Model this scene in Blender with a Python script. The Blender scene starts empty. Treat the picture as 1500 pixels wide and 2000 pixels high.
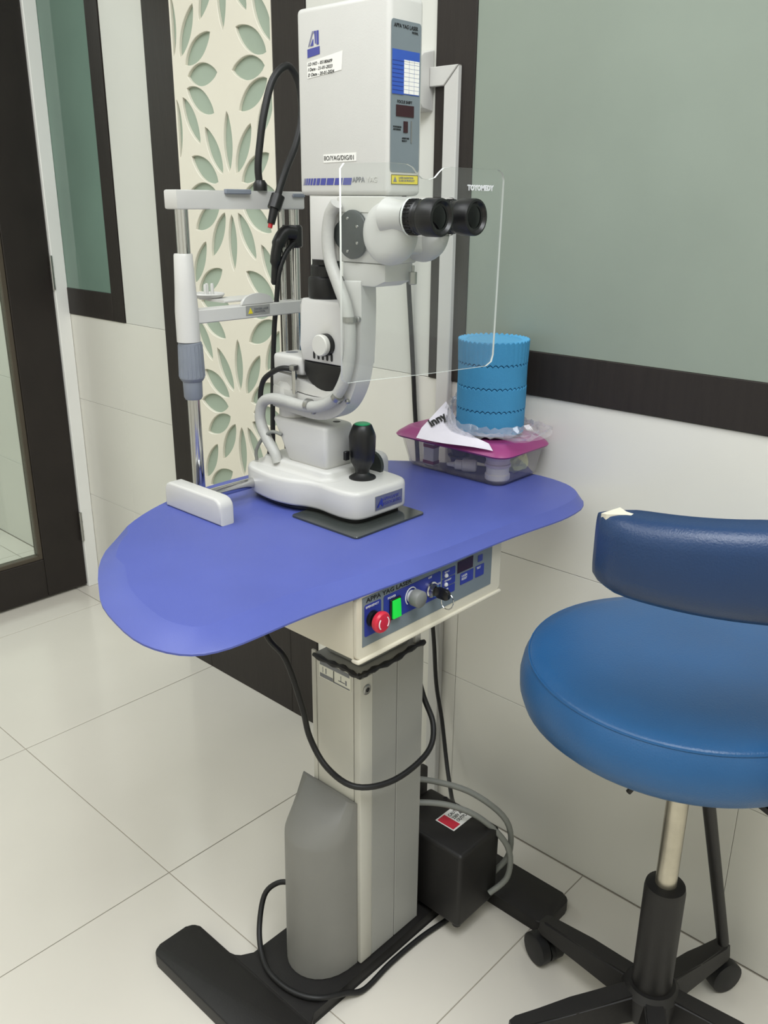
import bpy, bmesh, math, random
from mathutils import Vector, Matrix
random.seed(4)
D = bpy.data; S = bpy.context.scene; COL = S.collection
# ------------------------------------------------------------ camera, world, lights, exposure
cam_d = D.cameras.new('camera'); cam = D.objects.new('camera', cam_d); COL.objects.link(cam)
cam_d.sensor_fit = 'HORIZONTAL'; cam_d.sensor_width = 36.0; cam_d.lens = 1705.05/1500*36
cam_d.clip_start = 0.02
RT = [(0.679392, 0.240582, -0.693215), (-0.733733, 0.232848, -0.638292), (0.007852, 0.942286, 0.334718)]
M4 = Matrix(RT).to_4x4(); M4.translation = (0, 0, 1.25); cam.matrix_world = M4
S.camera = cam
w = D.worlds.new('world'); S.world = w; w.use_nodes = True
w.node_tree.nodes['Background'].inputs[0].default_value = (0.86, 0.93, 1.0, 1)
w.node_tree.nodes['Background'].inputs[1].default_value = 0.35
def area(name, loc, sx, sy, power, col=(0.97, 1.0, 1.03), rot=(0, 0, 0)):
    l = D.lights.new(name, 'AREA'); l.shape = 'RECTANGLE'; l.size = sx; l.size_y = sy; l.energy = power; l.color = col
    o = D.objects.new(name, l); COL.objects.link(o); o.location = loc; o.rotation_euler = rot
    return o
area('ceiling_area_light', (0.25, -0.25, 2.66), 1.2, 1.2, 34)
area('ceiling_area_light', (-0.75, 0.7, 2.66), 1.2, 1.2, 13)  # broad fill light, added to even out the room's brightness
area('ceiling_area_light', (0.0, 1.75, 2.66), 1.2, 0.9, 11)
area('ceiling_area_light', (0.2, 3.9, 2.66), 1.2, 0.6, 26)
S.view_settings.view_transform = 'Standard'; S.view_settings.look = 'None'
S.view_settings.exposure = 0.42; S.view_settings.gamma = 1.0; S.view_settings.use_curve_mapping = False

# ------------------------------------------------------------ materials
def lin(c): return tuple(((v/255)/12.92 if v/255 <= 0.04045 else ((v/255+0.055)/1.055)**2.4) for v in c)
def mat(name, rgb, rough=0.5, metal=0.0, var=0.0, vscale=8.0, bump=0.0, bscale=200.0, coat=0.0, spec=0.5, rvar=0.0, stretch=None):
    m = D.materials.new(name); m.use_nodes = True; nt = m.node_tree; b = nt.nodes['Principled BSDF']
    c = lin(rgb)
    b.inputs['Base Color'].default_value = (*c, 1); b.inputs['Roughness'].default_value = rough
    b.inputs['Metallic'].default_value = metal; b.inputs['Coat Weight'].default_value = coat
    b.inputs['Specular IOR Level'].default_value = spec
    tc = nt.nodes.new('ShaderNodeTexCoord'); mp = nt.nodes.new('ShaderNodeMapping')
    nt.links.new(tc.outputs['Object'], mp.inputs[0])
    if stretch: mp.inputs['Scale'].default_value = stretch
    if var or rvar:
        n = nt.nodes.new('ShaderNodeTexNoise'); n.inputs['Scale'].default_value = vscale; n.inputs['Detail'].default_value = 5
        nt.links.new(mp.outputs[0], n.inputs['Vector'])
        if var:
            r = nt.nodes.new('ShaderNodeValToRGB'); r.color_ramp.elements[0].position = 0.3; r.color_ramp.elements[1].position = 0.7
            r.color_ramp.elements[0].color = (*[v*(1-var) for v in c], 1); r.color_ramp.elements[1].color = (*[min(1, v*(1+var)) for v in c], 1)
            nt.links.new(n.outputs[0], r.inputs[0]); nt.links.new(r.outputs[0], b.inputs['Base Color'])
        if rvar:
            mr = nt.nodes.new('ShaderNodeMapRange'); mr.inputs['To Min'].default_value = rough*(1-rvar); mr.inputs['To Max'].default_value = min(1, rough*(1+rvar))
            nt.links.new(n.outputs[0], mr.inputs[0]); nt.links.new(mr.outputs[0], b.inputs['Roughness'])
    if bump:
        n2 = nt.nodes.new('ShaderNodeTexNoise'); n2.inputs['Scale'].default_value = bscale; n2.inputs['Detail'].default_value = 3
        bp = nt.nodes.new('ShaderNodeBump'); bp.inputs['Strength'].default_value = bump; bp.inputs['Distance'].default_value = 0.002
        nt.links.new(mp.outputs[0], n2.inputs['Vector']); nt.links.new(n2.outputs[0], bp.inputs['Height']); nt.links.new(bp.outputs[0], b.inputs['Normal'])
    return m
def clear(name, tint, gloss=0.08, diff=0.0, rough=0.05, dcol=None):
    m = D.materials.new(name); m.use_nodes = True; nt = m.node_tree; nt.nodes.clear()
    out = nt.nodes.new('ShaderNodeOutputMaterial'); t = nt.nodes.new('ShaderNodeBsdfTransparent'); g = nt.nodes.new('ShaderNodeBsdfGlossy')
    t.inputs[0].default_value = (*tint, 1); g.inputs['Roughness'].default_value = rough
    fr = nt.nodes.new('ShaderNodeLayerWeight'); fr.inputs[0].default_value = 0.5
    pw = nt.nodes.new('ShaderNodeMath'); pw.operation = 'POWER'; pw.inputs[1].default_value = 4.0
    ad = nt.nodes.new('ShaderNodeMath'); ad.operation = 'ADD'; ad.inputs[1].default_value = gloss+0.02; ad.use_clamp = True
    nt.links.new(fr.outputs['Facing'], pw.inputs[0]); nt.links.new(pw.outputs[0], ad.inputs[0])
    mx = nt.nodes.new('ShaderNodeMixShader'); nt.links.new(ad.outputs[0], mx.inputs[0]); nt.links.new(t.outputs[0], mx.inputs[1]); nt.links.new(g.outputs[0], mx.inputs[2])
    last = mx
    if diff:
        d = nt.nodes.new('ShaderNodeBsdfDiffuse'); d.inputs[0].default_value = (*(dcol or tint), 1)
        n = nt.nodes.new('ShaderNodeTexNoise'); n.inputs['Scale'].default_value = 30
        mr = nt.nodes.new('ShaderNodeMapRange'); mr.inputs['To Min'].default_value = diff*0.6; mr.inputs['To Max'].default_value = min(1, diff*1.4)
        nt.links.new(n.outputs[0], mr.inputs[0])
        m2 = nt.nodes.new('ShaderNodeMixShader'); nt.links.new(mr.outputs[0], m2.inputs[0]); nt.links.new(mx.outputs[0], m2.inputs[1]); nt.links.new(d.outputs[0], m2.inputs[2]); last = m2
    nt.links.new(last.outputs[0], out.inputs[0])
    return m
WHITEW = mat('white_laminate', (216, 216, 209), 0.32, var=0.02, vscale=3, rvar=0.2)
WTILE = mat('white_wall_tile', (224, 222, 213), 0.22, var=0.03, vscale=2.5, rvar=0.2)
GROUT = mat('tile_grout', (216, 212, 202), 0.8)
FGROUT = mat('floor_grout', (166, 158, 144), 0.8)
FTILE = mat('cream_floor_tile', (217, 212, 201), 0.16, var=0.03, vscale=2.2, rvar=0.3)
DWOOD = mat('dark_wenge_laminate', (41, 36, 33), 0.5, var=0.12, spec=0.35, vscale=14, bump=0.15, bscale=60, stretch=(1, 6, 0.6))
JAALI = mat('cream_cut_board', (226, 221, 206), 0.35, var=0.015, vscale=5)
PETAL = mat('sage_backing_glass', (160, 174, 158), 0.4, var=0.05, vscale=4)
GREYGLASS = mat('grey_green_panel', (141, 151, 140), 0.28, var=0.05, vscale=3.5, spec=0.4)
GREENGLASS = mat('green_window_glass', (114, 138, 126), 0.05, var=0.06, vscale=3)
CEIL = mat('ceiling_paint', (235, 235, 230), 0.9, var=0.01)
PAINT = mat('wall_paint', (222, 220, 210), 0.8, var=0.02, vscale=2)
JAMB = mat('white_jamb_paint', (244, 244, 240), 0.4, var=0.02, vscale=6)
CHROME = mat('chrome', (205, 205, 205), 0.14, 1.0, rvar=0.2, vscale=30)
STEEL = mat('brushed_steel', (170, 170, 168), 0.35, 1.0, rvar=0.2, vscale=60)
INST = mat('instrument_white', (203, 202, 198), 0.34, var=0.015, vscale=12, bump=0.08, bscale=700)
INSTG = mat('instrument_warm_grey', (204, 203, 196), 0.4, var=0.03, vscale=14, bump=0.06, bscale=700)
BOXW = mat('control_box_cream', (214, 208, 190), 0.45, var=0.02, vscale=10)
BLACK = mat('black_plastic', (15, 15, 17), 0.36, var=0.15, vscale=20)
BLACKR = mat('black_rubber', (18, 18, 19), 0.5, var=0.1, vscale=30)
LENS = mat('lens_glass', (5, 5, 8), 0.04, spec=0.35)
OVAL = mat('charcoal_plate', (44, 49, 48), 0.42, var=0.1, vscale=20)
BLUET = mat('blue_table_laminate', (80, 91, 164), 0.42, var=0.05, vscale=9, bump=0.12, bscale=900)
DGLASS = mat('dark_tinted_plate', (58, 62, 60), 0.12, var=0.05, vscale=10, spec=0.6)
GREYP = mat('grey_grip_plastic', (126, 132, 142), 0.5, var=0.05, vscale=40)
HOSE = mat('grey_white_hose', (180, 180, 175), 0.45, var=0.03, vscale=40, bump=0.2, bscale=300)
CABG = mat('grey_cable', (128, 130, 124), 0.5, var=0.05, vscale=40)
PANELG = mat('panel_slate', (118, 128, 134), 0.4, var=0.03, vscale=20)
PBLUE = mat('panel_blue', (44, 56, 148), 0.4, var=0.05, vscale=20)
PBLUE2 = mat('chart_blue', (50, 86, 176), 0.4, var=0.05, vscale=30)
LOGO = mat('logo_blue', (70, 74, 150), 0.5, var=0.04, vscale=30)
LOGOG = mat('logo_grey', (130, 130, 150), 0.5, var=0.04, vscale=30)
DISP = mat('led_window', (52, 22, 30), 0.15, var=0.05, vscale=20)
YELL = mat('yellow_sticker', (226, 208, 50), 0.45, var=0.04, vscale=20)
INK = mat('black_ink', (24, 24, 26), 0.6, var=0.05, vscale=60)
INKG = mat('faded_ink', (120, 122, 126), 0.6, var=0.05, vscale=60)
WINK = mat('white_ink', (225, 226, 230), 0.5, var=0.02, vscale=60)
PAPER = mat('white_paper', (236, 235, 230), 0.6, var=0.02, vscale=30)
PAPER2 = mat('lavender_white_paper', (238, 232, 242), 0.5, var=0.03, vscale=30)
TAN = mat('tape_label', (222, 221, 208), 0.55, var=0.03, vscale=30)
RED = mat('red_button', (196, 34, 58), 0.35, var=0.04, vscale=30)
GREEN = mat('green_button', (20, 150, 96), 0.4, var=0.04, vscale=30)
GREENS = D.materials.new('lit_green_rocker'); GREENS.use_nodes = True
_b = GREENS.node_tree.nodes['Principled BSDF']; _b.inputs['Base Color'].default_value = (0.01, 0.35, 0.03, 1); _b.inputs['Emission Color'].default_value = (0.0, 0.8, 0.06, 1); _b.inputs['Emission Strength'].default_value = 0.35
KNOBG = mat('grey_knob', (118, 120, 118), 0.5, var=0.05, vscale=30)
ALUL = mat('pale_grey_metal', (196, 194, 184), 0.42, 0.0, var=0.03, vscale=8)
ALUD = mat('mid_grey_metal', (156, 156, 151), 0.42, 0.0, var=0.03, vscale=8)
COVER = mat('grey_cover_plastic', (128, 127, 122), 0.5, var=0.04, vscale=8)
DARKM = mat('black_powder_coat', (22, 20, 19), 0.5, var=0.15, vscale=20, bump=0.1, bscale=500)
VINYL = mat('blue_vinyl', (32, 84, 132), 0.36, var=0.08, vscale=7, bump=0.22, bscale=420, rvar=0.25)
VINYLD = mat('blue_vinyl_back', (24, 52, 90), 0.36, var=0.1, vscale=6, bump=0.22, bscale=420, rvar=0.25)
FOAM = mat('blue_foam', (60, 138, 182), 0.8, var=0.05, vscale=25, bump=0.3, bscale=600)
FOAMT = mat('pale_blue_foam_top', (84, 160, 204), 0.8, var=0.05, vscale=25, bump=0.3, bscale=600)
MAG = mat('magenta_lid', (150, 62, 118), 0.35, var=0.06, vscale=10)
TUBC = clear('clear_tub_plastic', (0.965, 0.955, 0.96), 0.01, 0.05, 0.08, (0.85, 0.82, 0.83))
BAG = clear('bag_film', (0.97, 0.97, 0.98), 0.04, 0.13, 0.12, (0.9, 0.88, 0.92))
ACRYL = clear('acrylic_sheet', (0.97, 0.98, 0.975), 0.0, 0.03, 0.02, (0.85, 0.85, 0.85))
DOORG = clear('door_glass', (0.90, 0.94, 0.92), 0.02, 0.0, 0.02)
ACEDGE = mat('acrylic_edge_gleam', (222, 226, 222), 0.25)  # gleam of the clear sheet's edges put in as near-white colour
CREAMP = mat('translucent_white_plastic', (236, 236, 228), 0.4, var=0.03, vscale=40)
LILAC = mat('lilac_grey_plastic', (206, 196, 206), 0.3, var=0.08, vscale=40)
DKPURP = mat('dark_plum_plastic', (84, 76, 92), 0.4, var=0.2, vscale=30)
YGRN = mat('yellow_green_plastic', (220, 230, 150), 0.45, var=0.12, vscale=25)
PINKC = mat('dusty_red_print', (150, 70, 90), 0.5, var=0.05, vscale=30)
REDD = mat('red_tip', (190, 30, 40), 0.4)
BEIGE = mat('beige_strip', (206, 196, 178), 0.5, var=0.03, vscale=10)

# ------------------------------------------------------------ helpers
OFF = {}
def mk(name, bm, m, parent=None, smooth=True, ang=35):
    off = OFF.get(parent.name, Vector((0, 0, 0))) if parent else Vector((0, 0, 0))
    bmesh.ops.recalc_face_normals(bm, faces=bm.faces[:])
    if parent: bmesh.ops.translate(bm, verts=bm.verts[:], vec=-off)
    me = D.meshes.new(name); bm.to_mesh(me); bm.free()
    if smooth:
        for p in me.polygons: p.use_smooth = True
        me.set_sharp_from_angle(angle=math.radians(ang))
    for x in (m if isinstance(m, (list, tuple)) else [m]): me.materials.append(x)
    o = D.objects.new(name, me); COL.objects.link(o)
    if parent: o.parent = parent
    OFF[o.name] = off
    return o
def tag(o, label=None, cat=None, group=None, kind=None):
    if label: o['label'] = label
    if cat: o['category'] = cat
    if group: o['group'] = group
    if kind: o['kind'] = kind
    return o
def thing(name, loc, label, cat, group=None):
    o = D.objects.new(name, None); COL.objects.link(o); o.location = loc; o.empty_display_size = 0.05
    OFF[o.name] = Vector(loc); return tag(o, label, cat, group)
def bbox(bm, x0, x1, y0, y1, z0, z1, bev=0.0, seg=3):
    r = bmesh.ops.create_cube(bm, size=1); vs = r['verts']
    bmesh.ops.scale(bm, verts=vs, vec=(x1-x0, y1-y0, z1-z0)); bmesh.ops.translate(bm, verts=vs, vec=((x0+x1)/2, (y0+y1)/2, (z0+z1)/2))
    if bev:
        es = list({e for v in vs for e in v.link_edges})
        bmesh.ops.bevel(bm, geom=es, offset=bev, segments=seg, profile=0.5, affect='EDGES')
    return bm
def box(name, x0, x1, y0, y1, z0, z1, m, parent=None, bev=0.0, seg=3):
    return mk(name, bbox(bmesh.new(), x0, x1, y0, y1, z0, z1, bev, seg), m, parent)
def amap(axis, u, v, w):   # axis = extrusion axis
    return {'x': (w, u, v), 'y': (u, w, v), 'z': (u, v, w)}[axis]
def prismbm(bm, pts, axis, a, b, bev=0.0, seg=3):
    va = [bm.verts.new(amap(axis, u, v, a)) for u, v in pts]; vb = [bm.verts.new(amap(axis, u, v, b)) for u, v in pts]
    n = len(pts); f1 = bm.faces.new(va); f2 = bm.faces.new(vb[::-1])
    for i in range(n): bm.faces.new((va[i], vb[i], vb[(i+1) % n], va[(i+1) % n]))
    if bev:
        es = list({e for f in (f1, f2) for e in f.edges})
        bmesh.ops.bevel(bm, geom=es, offset=bev, segments=seg, profile=0.5, affect='EDGES')
    return bm
def prism(name, pts, axis, a, b, m, parent=None, bev=0.0, seg=3, ang=35):
    return mk(name, prismbm(bmesh.new(), pts, axis, a, b, bev, seg), m, parent, ang=ang)
def cat(pts, n=6, closed=False):
    P = [Vector(p) for p in pts]; out = []; N = len(P)
    rng = range(N) if closed else range(N-1)
    for i in rng:
        if closed: p0, p1, p2, p3 = P[(i-1) % N], P[i], P[(i+1) % N], P[(i+2) % N]
        else: p0, p1, p2, p3 = P[max(i-1, 0)], P[i], P[i+1], P[min(i+2, N-1)]
        for k in range(n):
            t = k/n
            out.append(0.5*((2*p1)+(p2-p0)*t+(2*p0-5*p1+4*p2-p3)*t*t+(-p0+3*p1-3*p2+p3)*t**3))
    if not closed: out.append(P[-1])
    return out
def rrect(u0, u1, v0, v1, r, n=5):
    out = []
    for cu, cv, a0 in ((u1-r, v1-r, 0), (u0+r, v1-r, 90), (u0+r, v0+r, 180), (u1-r, v0+r, 270)):
        for k in range(n+1):
            a = math.radians(a0+90*k/n); out.append((cu+r*math.cos(a), cv+r*math.sin(a)))
    return out
def tubebm(bm, path, r, seg=10):
    P = [Vector(p) for p in path]; N = len(P); R_ = r if isinstance(r, (list, tuple)) else [r]*N
    up = Vector((0, 0, 1)); t0 = (P[1]-P[0]).normalized()
    nrm = t0.orthogonal().normalized(); rings = []
    for i in range(N):
        t = (P[min(i+1, N-1)]-P[max(i-1, 0)]).normalized()
        nrm = (nrm-t*nrm.dot(t)); nrm = nrm.normalized() if nrm.length > 1e-6 else t.orthogonal().normalized()
        bn = t.cross(nrm); ring = []
        for k in range(seg):
            a = 2*math.pi*k/seg; ring.append(bm.verts.new(P[i]+(nrm*math.cos(a)+bn*math.sin(a))*R_[i]))
        rings.append(ring)
    for i in range(N-1):
        for k in range(seg): bm.faces.new((rings[i][k], rings[i][(k+1) % seg], rings[i+1][(k+1) % seg], rings[i+1][k]))
    bm.faces.new(rings[0][::-1]); bm.faces.new(rings[-1])
    return bm
def tube(name, pts, r, m, parent=None, smooth=6, seg=10):
    path = cat(pts, smooth) if smooth and len(pts) > 2 else pts
    return mk(name, tubebm(bmesh.new(), path, r, seg), m, parent, ang=50)
def lathebm(bm, prof, c, axis='z', seg=32, sgn=1):   # prof = [(r, h)], h along axis from c
    C = Vector(c); rings = []
    for r, h in prof:
        ring = []
        for k in range(seg):
            a = 2*math.pi*k/seg; u, v = max(r, 1e-5)*math.cos(a), max(r, 1e-5)*math.sin(a); hh = h*sgn
            ring.append(bm.verts.new(C+Vector({'z': (u, v, hh), 'y': (u, hh, v), 'x': (hh, u, v)}[axis])))
        rings.append(ring)
    for i in range(len(rings)-1):
        for k in range(seg): bm.faces.new((rings[i][k], rings[i][(k+1) % seg], rings[i+1][(k+1) % seg], rings[i+1][k]))
    bm.faces.new(rings[0]); bm.faces.new(rings[-1])
    return bm
def lathe(name, prof, c, m, parent=None, axis='z', seg=32, sgn=1, ang=35):
    return mk(name, lathebm(bmesh.new(), prof, c, axis, seg, sgn), m, parent, ang=ang)
def text(name, s, size, origin, right, up, m, parent=None, ext=0.0002, bold=0.0, align='LEFT', shear=0.0, xs=1.0):
    cu = D.curves.new('tmp_text', 'FONT'); cu.body = s; cu.size = size; cu.extrude = ext; cu.offset = bold; cu.align_x = align; cu.shear = shear
    cu.resolution_u = 2
    to = D.objects.new('tmp_text', cu); COL.objects.link(to); dg = bpy.context.evaluated_depsgraph_get(); dg.update()
    me = D.meshes.new_from_object(to.evaluated_get(dg)); bm = bmesh.new(); bm.from_mesh(me)
    D.objects.remove(to); D.curves.remove(cu); D.meshes.remove(me)
    R_ = Vector(right).normalized(); U_ = Vector(up).normalized(); N_ = R_.cross(U_); O_ = Vector(origin)
    for v in bm.verts: v.co = O_+R_*v.co.x*xs+U_*v.co.y+N_*v.co.z
    return mk(name, bm, m, parent, smooth=False)
def plate(name, pts, axis, at, th, m, parent=None, bev=0.0):
    return prism(name, pts, axis, at, at+th, m, parent, bev, 1)
def rect(u0, u1, v0, v1): return [(u0, v0), (u1, v0), (u1, v1), (u0, v1)]
def struct(o): return tag(o, kind='structure')

# ------------------------------------------------------------ SETTING
W = 1.29; WL = 1.368
floor = struct(box('floor', -1.7, 1.45, -1.7, 5.0, -0.10, -0.0016, FGROUT))
g = 0.0008
def put(name, me_src, loc, parent):
    o = D.objects.new(name, me_src); COL.objects.link(o); o.parent = parent; o.location = Vector(loc); return o
full = None
for ix, (xa, xb) in enumerate([(-0.465, 0.135), (0.135, 0.735), (0.735, 1.288), (1.2885, 1.366)]):
    for k in range(-3, 8):
        ya = 0.645+0.6*k
        if xa > 1.2 and ya < 1.8: continue
        if xa > 0.5:
            box('tile', xa+g, xb-g, ya+g, ya+0.6-g, -0.0015, 0.0, FTILE, floor, 0.0008, 1)
        else:
            if full is None: full = box('tile', xa+g, xb-g, ya+g, ya+0.6-g, -0.0015, 0.0, FTILE, floor, 0.0008, 1); fx, fy = xa, ya
            else: put('tile', full.data, (xa-fx, ya-fy, 0), floor)
ceiling = struct(box('ceiling', -1.7, 1.45, -1.7, 5.0, 2.70, 2.78, CEIL))
wb = bmesh.new(); bbox(wb, W+0.008, W+0.20, -1.7, 1.90, -0.01, 2.70); bbox(wb, WL+0.008, WL+0.12, 1.90, 5.0, -0.01, 2.70)
wall = struct(mk('wall_right', wb, GROUT))
# white lower tiles, three rows
for zi, (za, zb) in enumerate([(0.0, 0.312), (0.312, 0.622), (0.622, 0.932)]):
    for ya in (-1.42, -0.82, -0.22, 0.38, 0.98):
        box('tile', W, W+0.0085, ya+0.0004, min(ya+0.6, 1.403)-0.0004, za+0.0004, zb-0.0004, WTILE, wall, 0.0006, 1)
for zi, (za, zb) in enumerate([(0.0, 0.325), (0.325, 0.648), (0.648, 0.915)]):
    for ya, yb in ((1.90, 2.325), (2.325, 2.64), (2.64, 3.3), (3.3, 3.9), (3.9, 4.5)):
        box('tile', WL, WL+0.0085, ya+0.0004, yb-0.0004, za+0.0004, zb-0.0004, WTILE, wall, 0.0006, 1)
for ya, yb, za, zb, xw in ((1.072, 1.403, 0.933, 2.69, W), (1.90, 2.274, 0.916, 2.69, WL), (-1.6, 1.072, 2.3, 2.69, W), (2.274, 2.63, 2.3, 2.69, WL)):
    box('panel', xw, xw+0.0085, ya+0.001, yb-0.0005, za-0.0006, zb, WHITEW, wall, 0.0006, 1)
struct(box('wall_front', -1.7, -1.6, -1.7, 5.0, 0, 2.70, PAINT))
struct(box('wall_rear', -1.6, 1.29, -1.7, -1.6, 0, 2.70, PAINT))
struct(box('wall_far', -1.6, 1.368, 4.5, 4.6, 0, 2.70, PAINT))
wl = bmesh.new(); bbox(wl, -1.6, 0.430, 2.60, 2.68, 0, 2.70); bbox(wl, 0.430, 1.368, 2.60, 2.68, 2.16, 2.70)
struct(mk('wall_left', wl, PAINT))
# window_1: big dark-framed grey-green panel
win = struct(prism('window_1', rect(-1.55, 1.072, 0.933, 2.30), 'x', W+0.003, W+0.0078, DWOOD))
box('stile', W-0.004, W+0.0028, 0.987, 1.072, 0.933, 2.30, DWOOD, win, 0.001, 1)
box('bottom_rail', W-0.004, W+0.0028, -1.55, 0.9865, 0.933, 1.009, DWOOD, win, 0.001, 1)
box('top_rail', W-0.004, W+0.0028, -1.55, 0.9865, 2.22, 2.30, DWOOD, win, 0.001, 1)
box('pane', W-0.001, W+0.0028, -1.55, 0.9865, 1.0095, 2.2195, GREYGLASS, win)
# window_2 at the left, by the door
win2 = struct(prism('window_2', rect(2.275, 2.63, 0.916, 2.30), 'x', WL+0.003, WL+0.0078, DWOOD))
box('stile', WL-0.004, WL+0.0028, 2.2755, 2.336, 0.916, 2.30, DWOOD, win2, 0.001, 1)
box('bottom_rail', WL-0.004, WL+0.0028, 2.3365, 2.63, 0.916, 0.994, DWOOD, win2, 0.001, 1)
box('top_rail', WL-0.004, WL+0.0028, 2.3365, 2.63, 2.22, 2.30, DWOOD, win2, 0.001, 1)
box('pane', WL-0.001, WL+0.0028, 2.3365, 2.63, 0.9945, 2.2195, GREENGLASS, win2)
# window_3: next room, seen through the door
win3 = struct(prism('window_3', rect(2.70, 4.45, 0.92, 2.30), 'x', WL-0.006, WL-0.0005, GREYGLASS))
# dark frame with the cut jaali board
jf = struct(prism('trim_1', rect(1.403, 1.955, 0.0, 2.66), 'x', W+0.003, W+0.0078, PETAL))
box('side_return', W+0.0035, WL+0.0078, 1.946, 1.955, 0.0, 2.66, DWOOD, jf)
box('stile', W-0.004, W+0.0028, 1.845, 1.955, 0.0, 2.66, DWOOD, jf, 0.001, 1)
box('stile', W-0.004, W+0.0028, 1.403, 1.500, 0.0, 2.66, DWOOD, jf, 0.001, 1)
box('bottom_rail', W-0.004, W+0.0028, 1.5005, 1.8445, 0.0, 0.42, DWOOD, jf, 0.001, 1)
def petal(cy, cz, ang, r0, r1, hw, n=14):
    L = []; Rr = []
    for k in range(n+1):
        t = k/n; r = r0+(r1-r0)*t; h = hw*(math.sin(math.pi*t)**0.72)*(1.06-0.12*t)
        L.append((r, h)); Rr.append((r, -h))
    pts = L+Rr[-2:0:-1]; a = math.radians(ang)
    return [(cy+u*math.cos(a)-v*math.sin(a), cz+u*math.sin(a)+v*math.cos(a)) for u, v in pts]
def clip(poly, lim, keep_gt, ax):
    out = []
    for i in range(len(poly)):
        p, q = poly[i-1], poly[i]; a = (p[ax] > lim) == keep_gt; b = (q[ax] > lim) == keep_gt
        if a != b:
            t = (lim-p[ax])/(q[ax]-p[ax]); out.append((p[0]+t*(q[0]-p[0]), p[1]+t*(q[1]-p[1])))
        if b: out.append(q)
    return out
Y0, Y1, Z0, Z1 = 1.5005, 1.8445, 0.4205, 2.66
loops = [rect(Y0, Y1, Z0, Z1)]
cents = [(1.657, 1.265+0.49*k) for k in range(-2, 3)]+[(yc, 1.02+0.49*k) for k in range(-2, 4) for yc in (1.838, 1.477)]
for cy, cz in cents:
    for j in range(12):
        a = j*30; m_ = min(a % 180, 180-a % 180)
        r0, r1, hw = {0: (0.048, 0.155, 0.0232), 30: (0.048, 0.158, 0.0220), 60: (0.047, 0.161, 0.0182), 90: (0.044, 0.168, 0.0152)}[m_]
        p = petal(cy, cz, a, r0, r1, hw)
        for lim, gt, ax in ((Y0+0.005, True, 0), (Y1-0.005, False, 0), (Z0+0.004, True, 1), (Z1-0.004, False, 1)):
            if p: p = clip(p, lim, gt, ax)
        if len(p) > 3:
            ar = abs(sum(p[i-1][0]*p[i][1]-p[i][0]*p[i-1][1] for i in range(len(p))))/2
            if ar > 6e-5: loops.append(p)
from mathutils.geometry import delaunay_2d_cdt
def grow(poly, d):
    ar = sum(poly[i-1][0]*poly[i][1]-poly[i][0]*poly[i-1][1] for i in range(len(poly))); sg = 1 if ar > 0 else -1; out = []; n = len(poly)
    for i in range(n):
        a, b = Vector(poly[i-1]), Vector(poly[i]); c = Vector(poly[(i+1) % n]); e = (c-a)
        if e.length < 1e-7: e = c-b
        e.normalize(); out.append((b.x+e.y*d*sg, b.y-e.x*d*sg))
    return out
def inside(p, poly):
    c = False
    for i in range(len(poly)):
        (x1, y1), (x2, y2) = poly[i-1], poly[i]
        if (y1 > p[1]) != (y2 > p[1]) and p[0] < (x2-x1)*(p[1]-y1)/(y2-y1)+x1: c = not c
    return c
holes = [lp for lp in loops[1:]]; big = [grow(h, 0.0010) for h in holes]
vs, es = [], []
for lp in [loops[0]]+big:
    k0 = len(vs); vs += [Vector(p) for p in lp]; es += [(k0+i, k0+(i+1) % len(lp)) for i in range(len(lp))]
ov_, oe_, of_, _a, _b, _c = delaunay_2d_cdt(vs, es, [], 0, 1e-6)
boxes = [(min(p[0] for p in h), max(p[0] for p in h), min(p[1] for p in h), max(p[1] for p in h), h) for h in big]
bm = bmesh.new(); XF_ = W-0.0045; XB_ = W+0.0028; fv = [bm.verts.new((XF_, v.x, v.y)) for v in ov_]
for f in of_:
    c = sum((ov_[k] for k in f), Vector((0, 0)))/len(f)
    if not (Y0-1e-6 < c.x < Y1+1e-6 and Z0-1e-6 < c.y < Z1+1e-6): continue
    if any(b0 <= c.x <= b1 and b2 <= c.y <= b3 and inside(c, h) for b0, b1, b2, b3, h in boxes): continue
    bm.faces.new([fv[k] for k in f])
def wallring(pa, xa, pb, xb):
    va = [bm.verts.new((xa, *p)) for p in pa]; vb = [bm.verts.new((xb, *p)) for p in pb]
    for i in range(len(pa)): bm.faces.new((va[i-1], va[i], vb[i], vb[i-1]))
for h, b in zip(holes, big): wallring(b, XF_, h, XF_+0.0010); wallring(h, XF_+0.0010, h, XB_)
wallring(loops[0], XF_, loops[0], XB_)
bmesh.ops.remove_doubles(bm, verts=bm.verts[:], dist=1e-6)
tag(mk('carved_board', bm, JAALI, jf, ang=25), 'cream board with cut-out petal flowers')
# door at the left and its jamb
jamb = bmesh.new(); bbox(jamb, 1.326, WL-0.0005, 2.590, 2.66, 0, 2.16, 0.002, 1); bbox(jamb, 0.430, 0.450, 2.60, 2.64, 0, 2.16); bbox(jamb, 0.430, 1.3255, 2.60, 2.64, 2.125, 2.16)
struct(mk('trim_2', jamb, JAMB))
door = struct(box('door_1', 1.186, 1.3245, 2.600, 2.640, 0.008, 2.12, DWOOD, None, 0.002, 1))
box('bottom_rail', 0.591, 1.1855, 2.600, 2.640, 0.008, 0.140, DWOOD, door, 0.002, 1)
box('top_rail', 0.591, 1.1855, 2.600, 2.640, 2.00, 2.12, DWOOD, door, 0.002, 1)
box('stile', 0.452, 0.590, 2.600, 2.640, 0.008, 2.12, DWOOD, door, 0.002, 1)
bd = bmesh.new(); bbox(bd, 1.172, 1.1850, 2.606, 2.634, 0.1405, 1.9995); bbox(bd, 0.5915, 1.1715, 2.606, 2.634, 0.1405, 0.153)
mk('glazing_bead', bd, mat('brown_bead', (78, 70, 58), 0.5, var=0.1), door)
box('pane', 0.592, 1.1715, 2.616, 2.622, 0.1535, 1.9995, DOORG, door)
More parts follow.
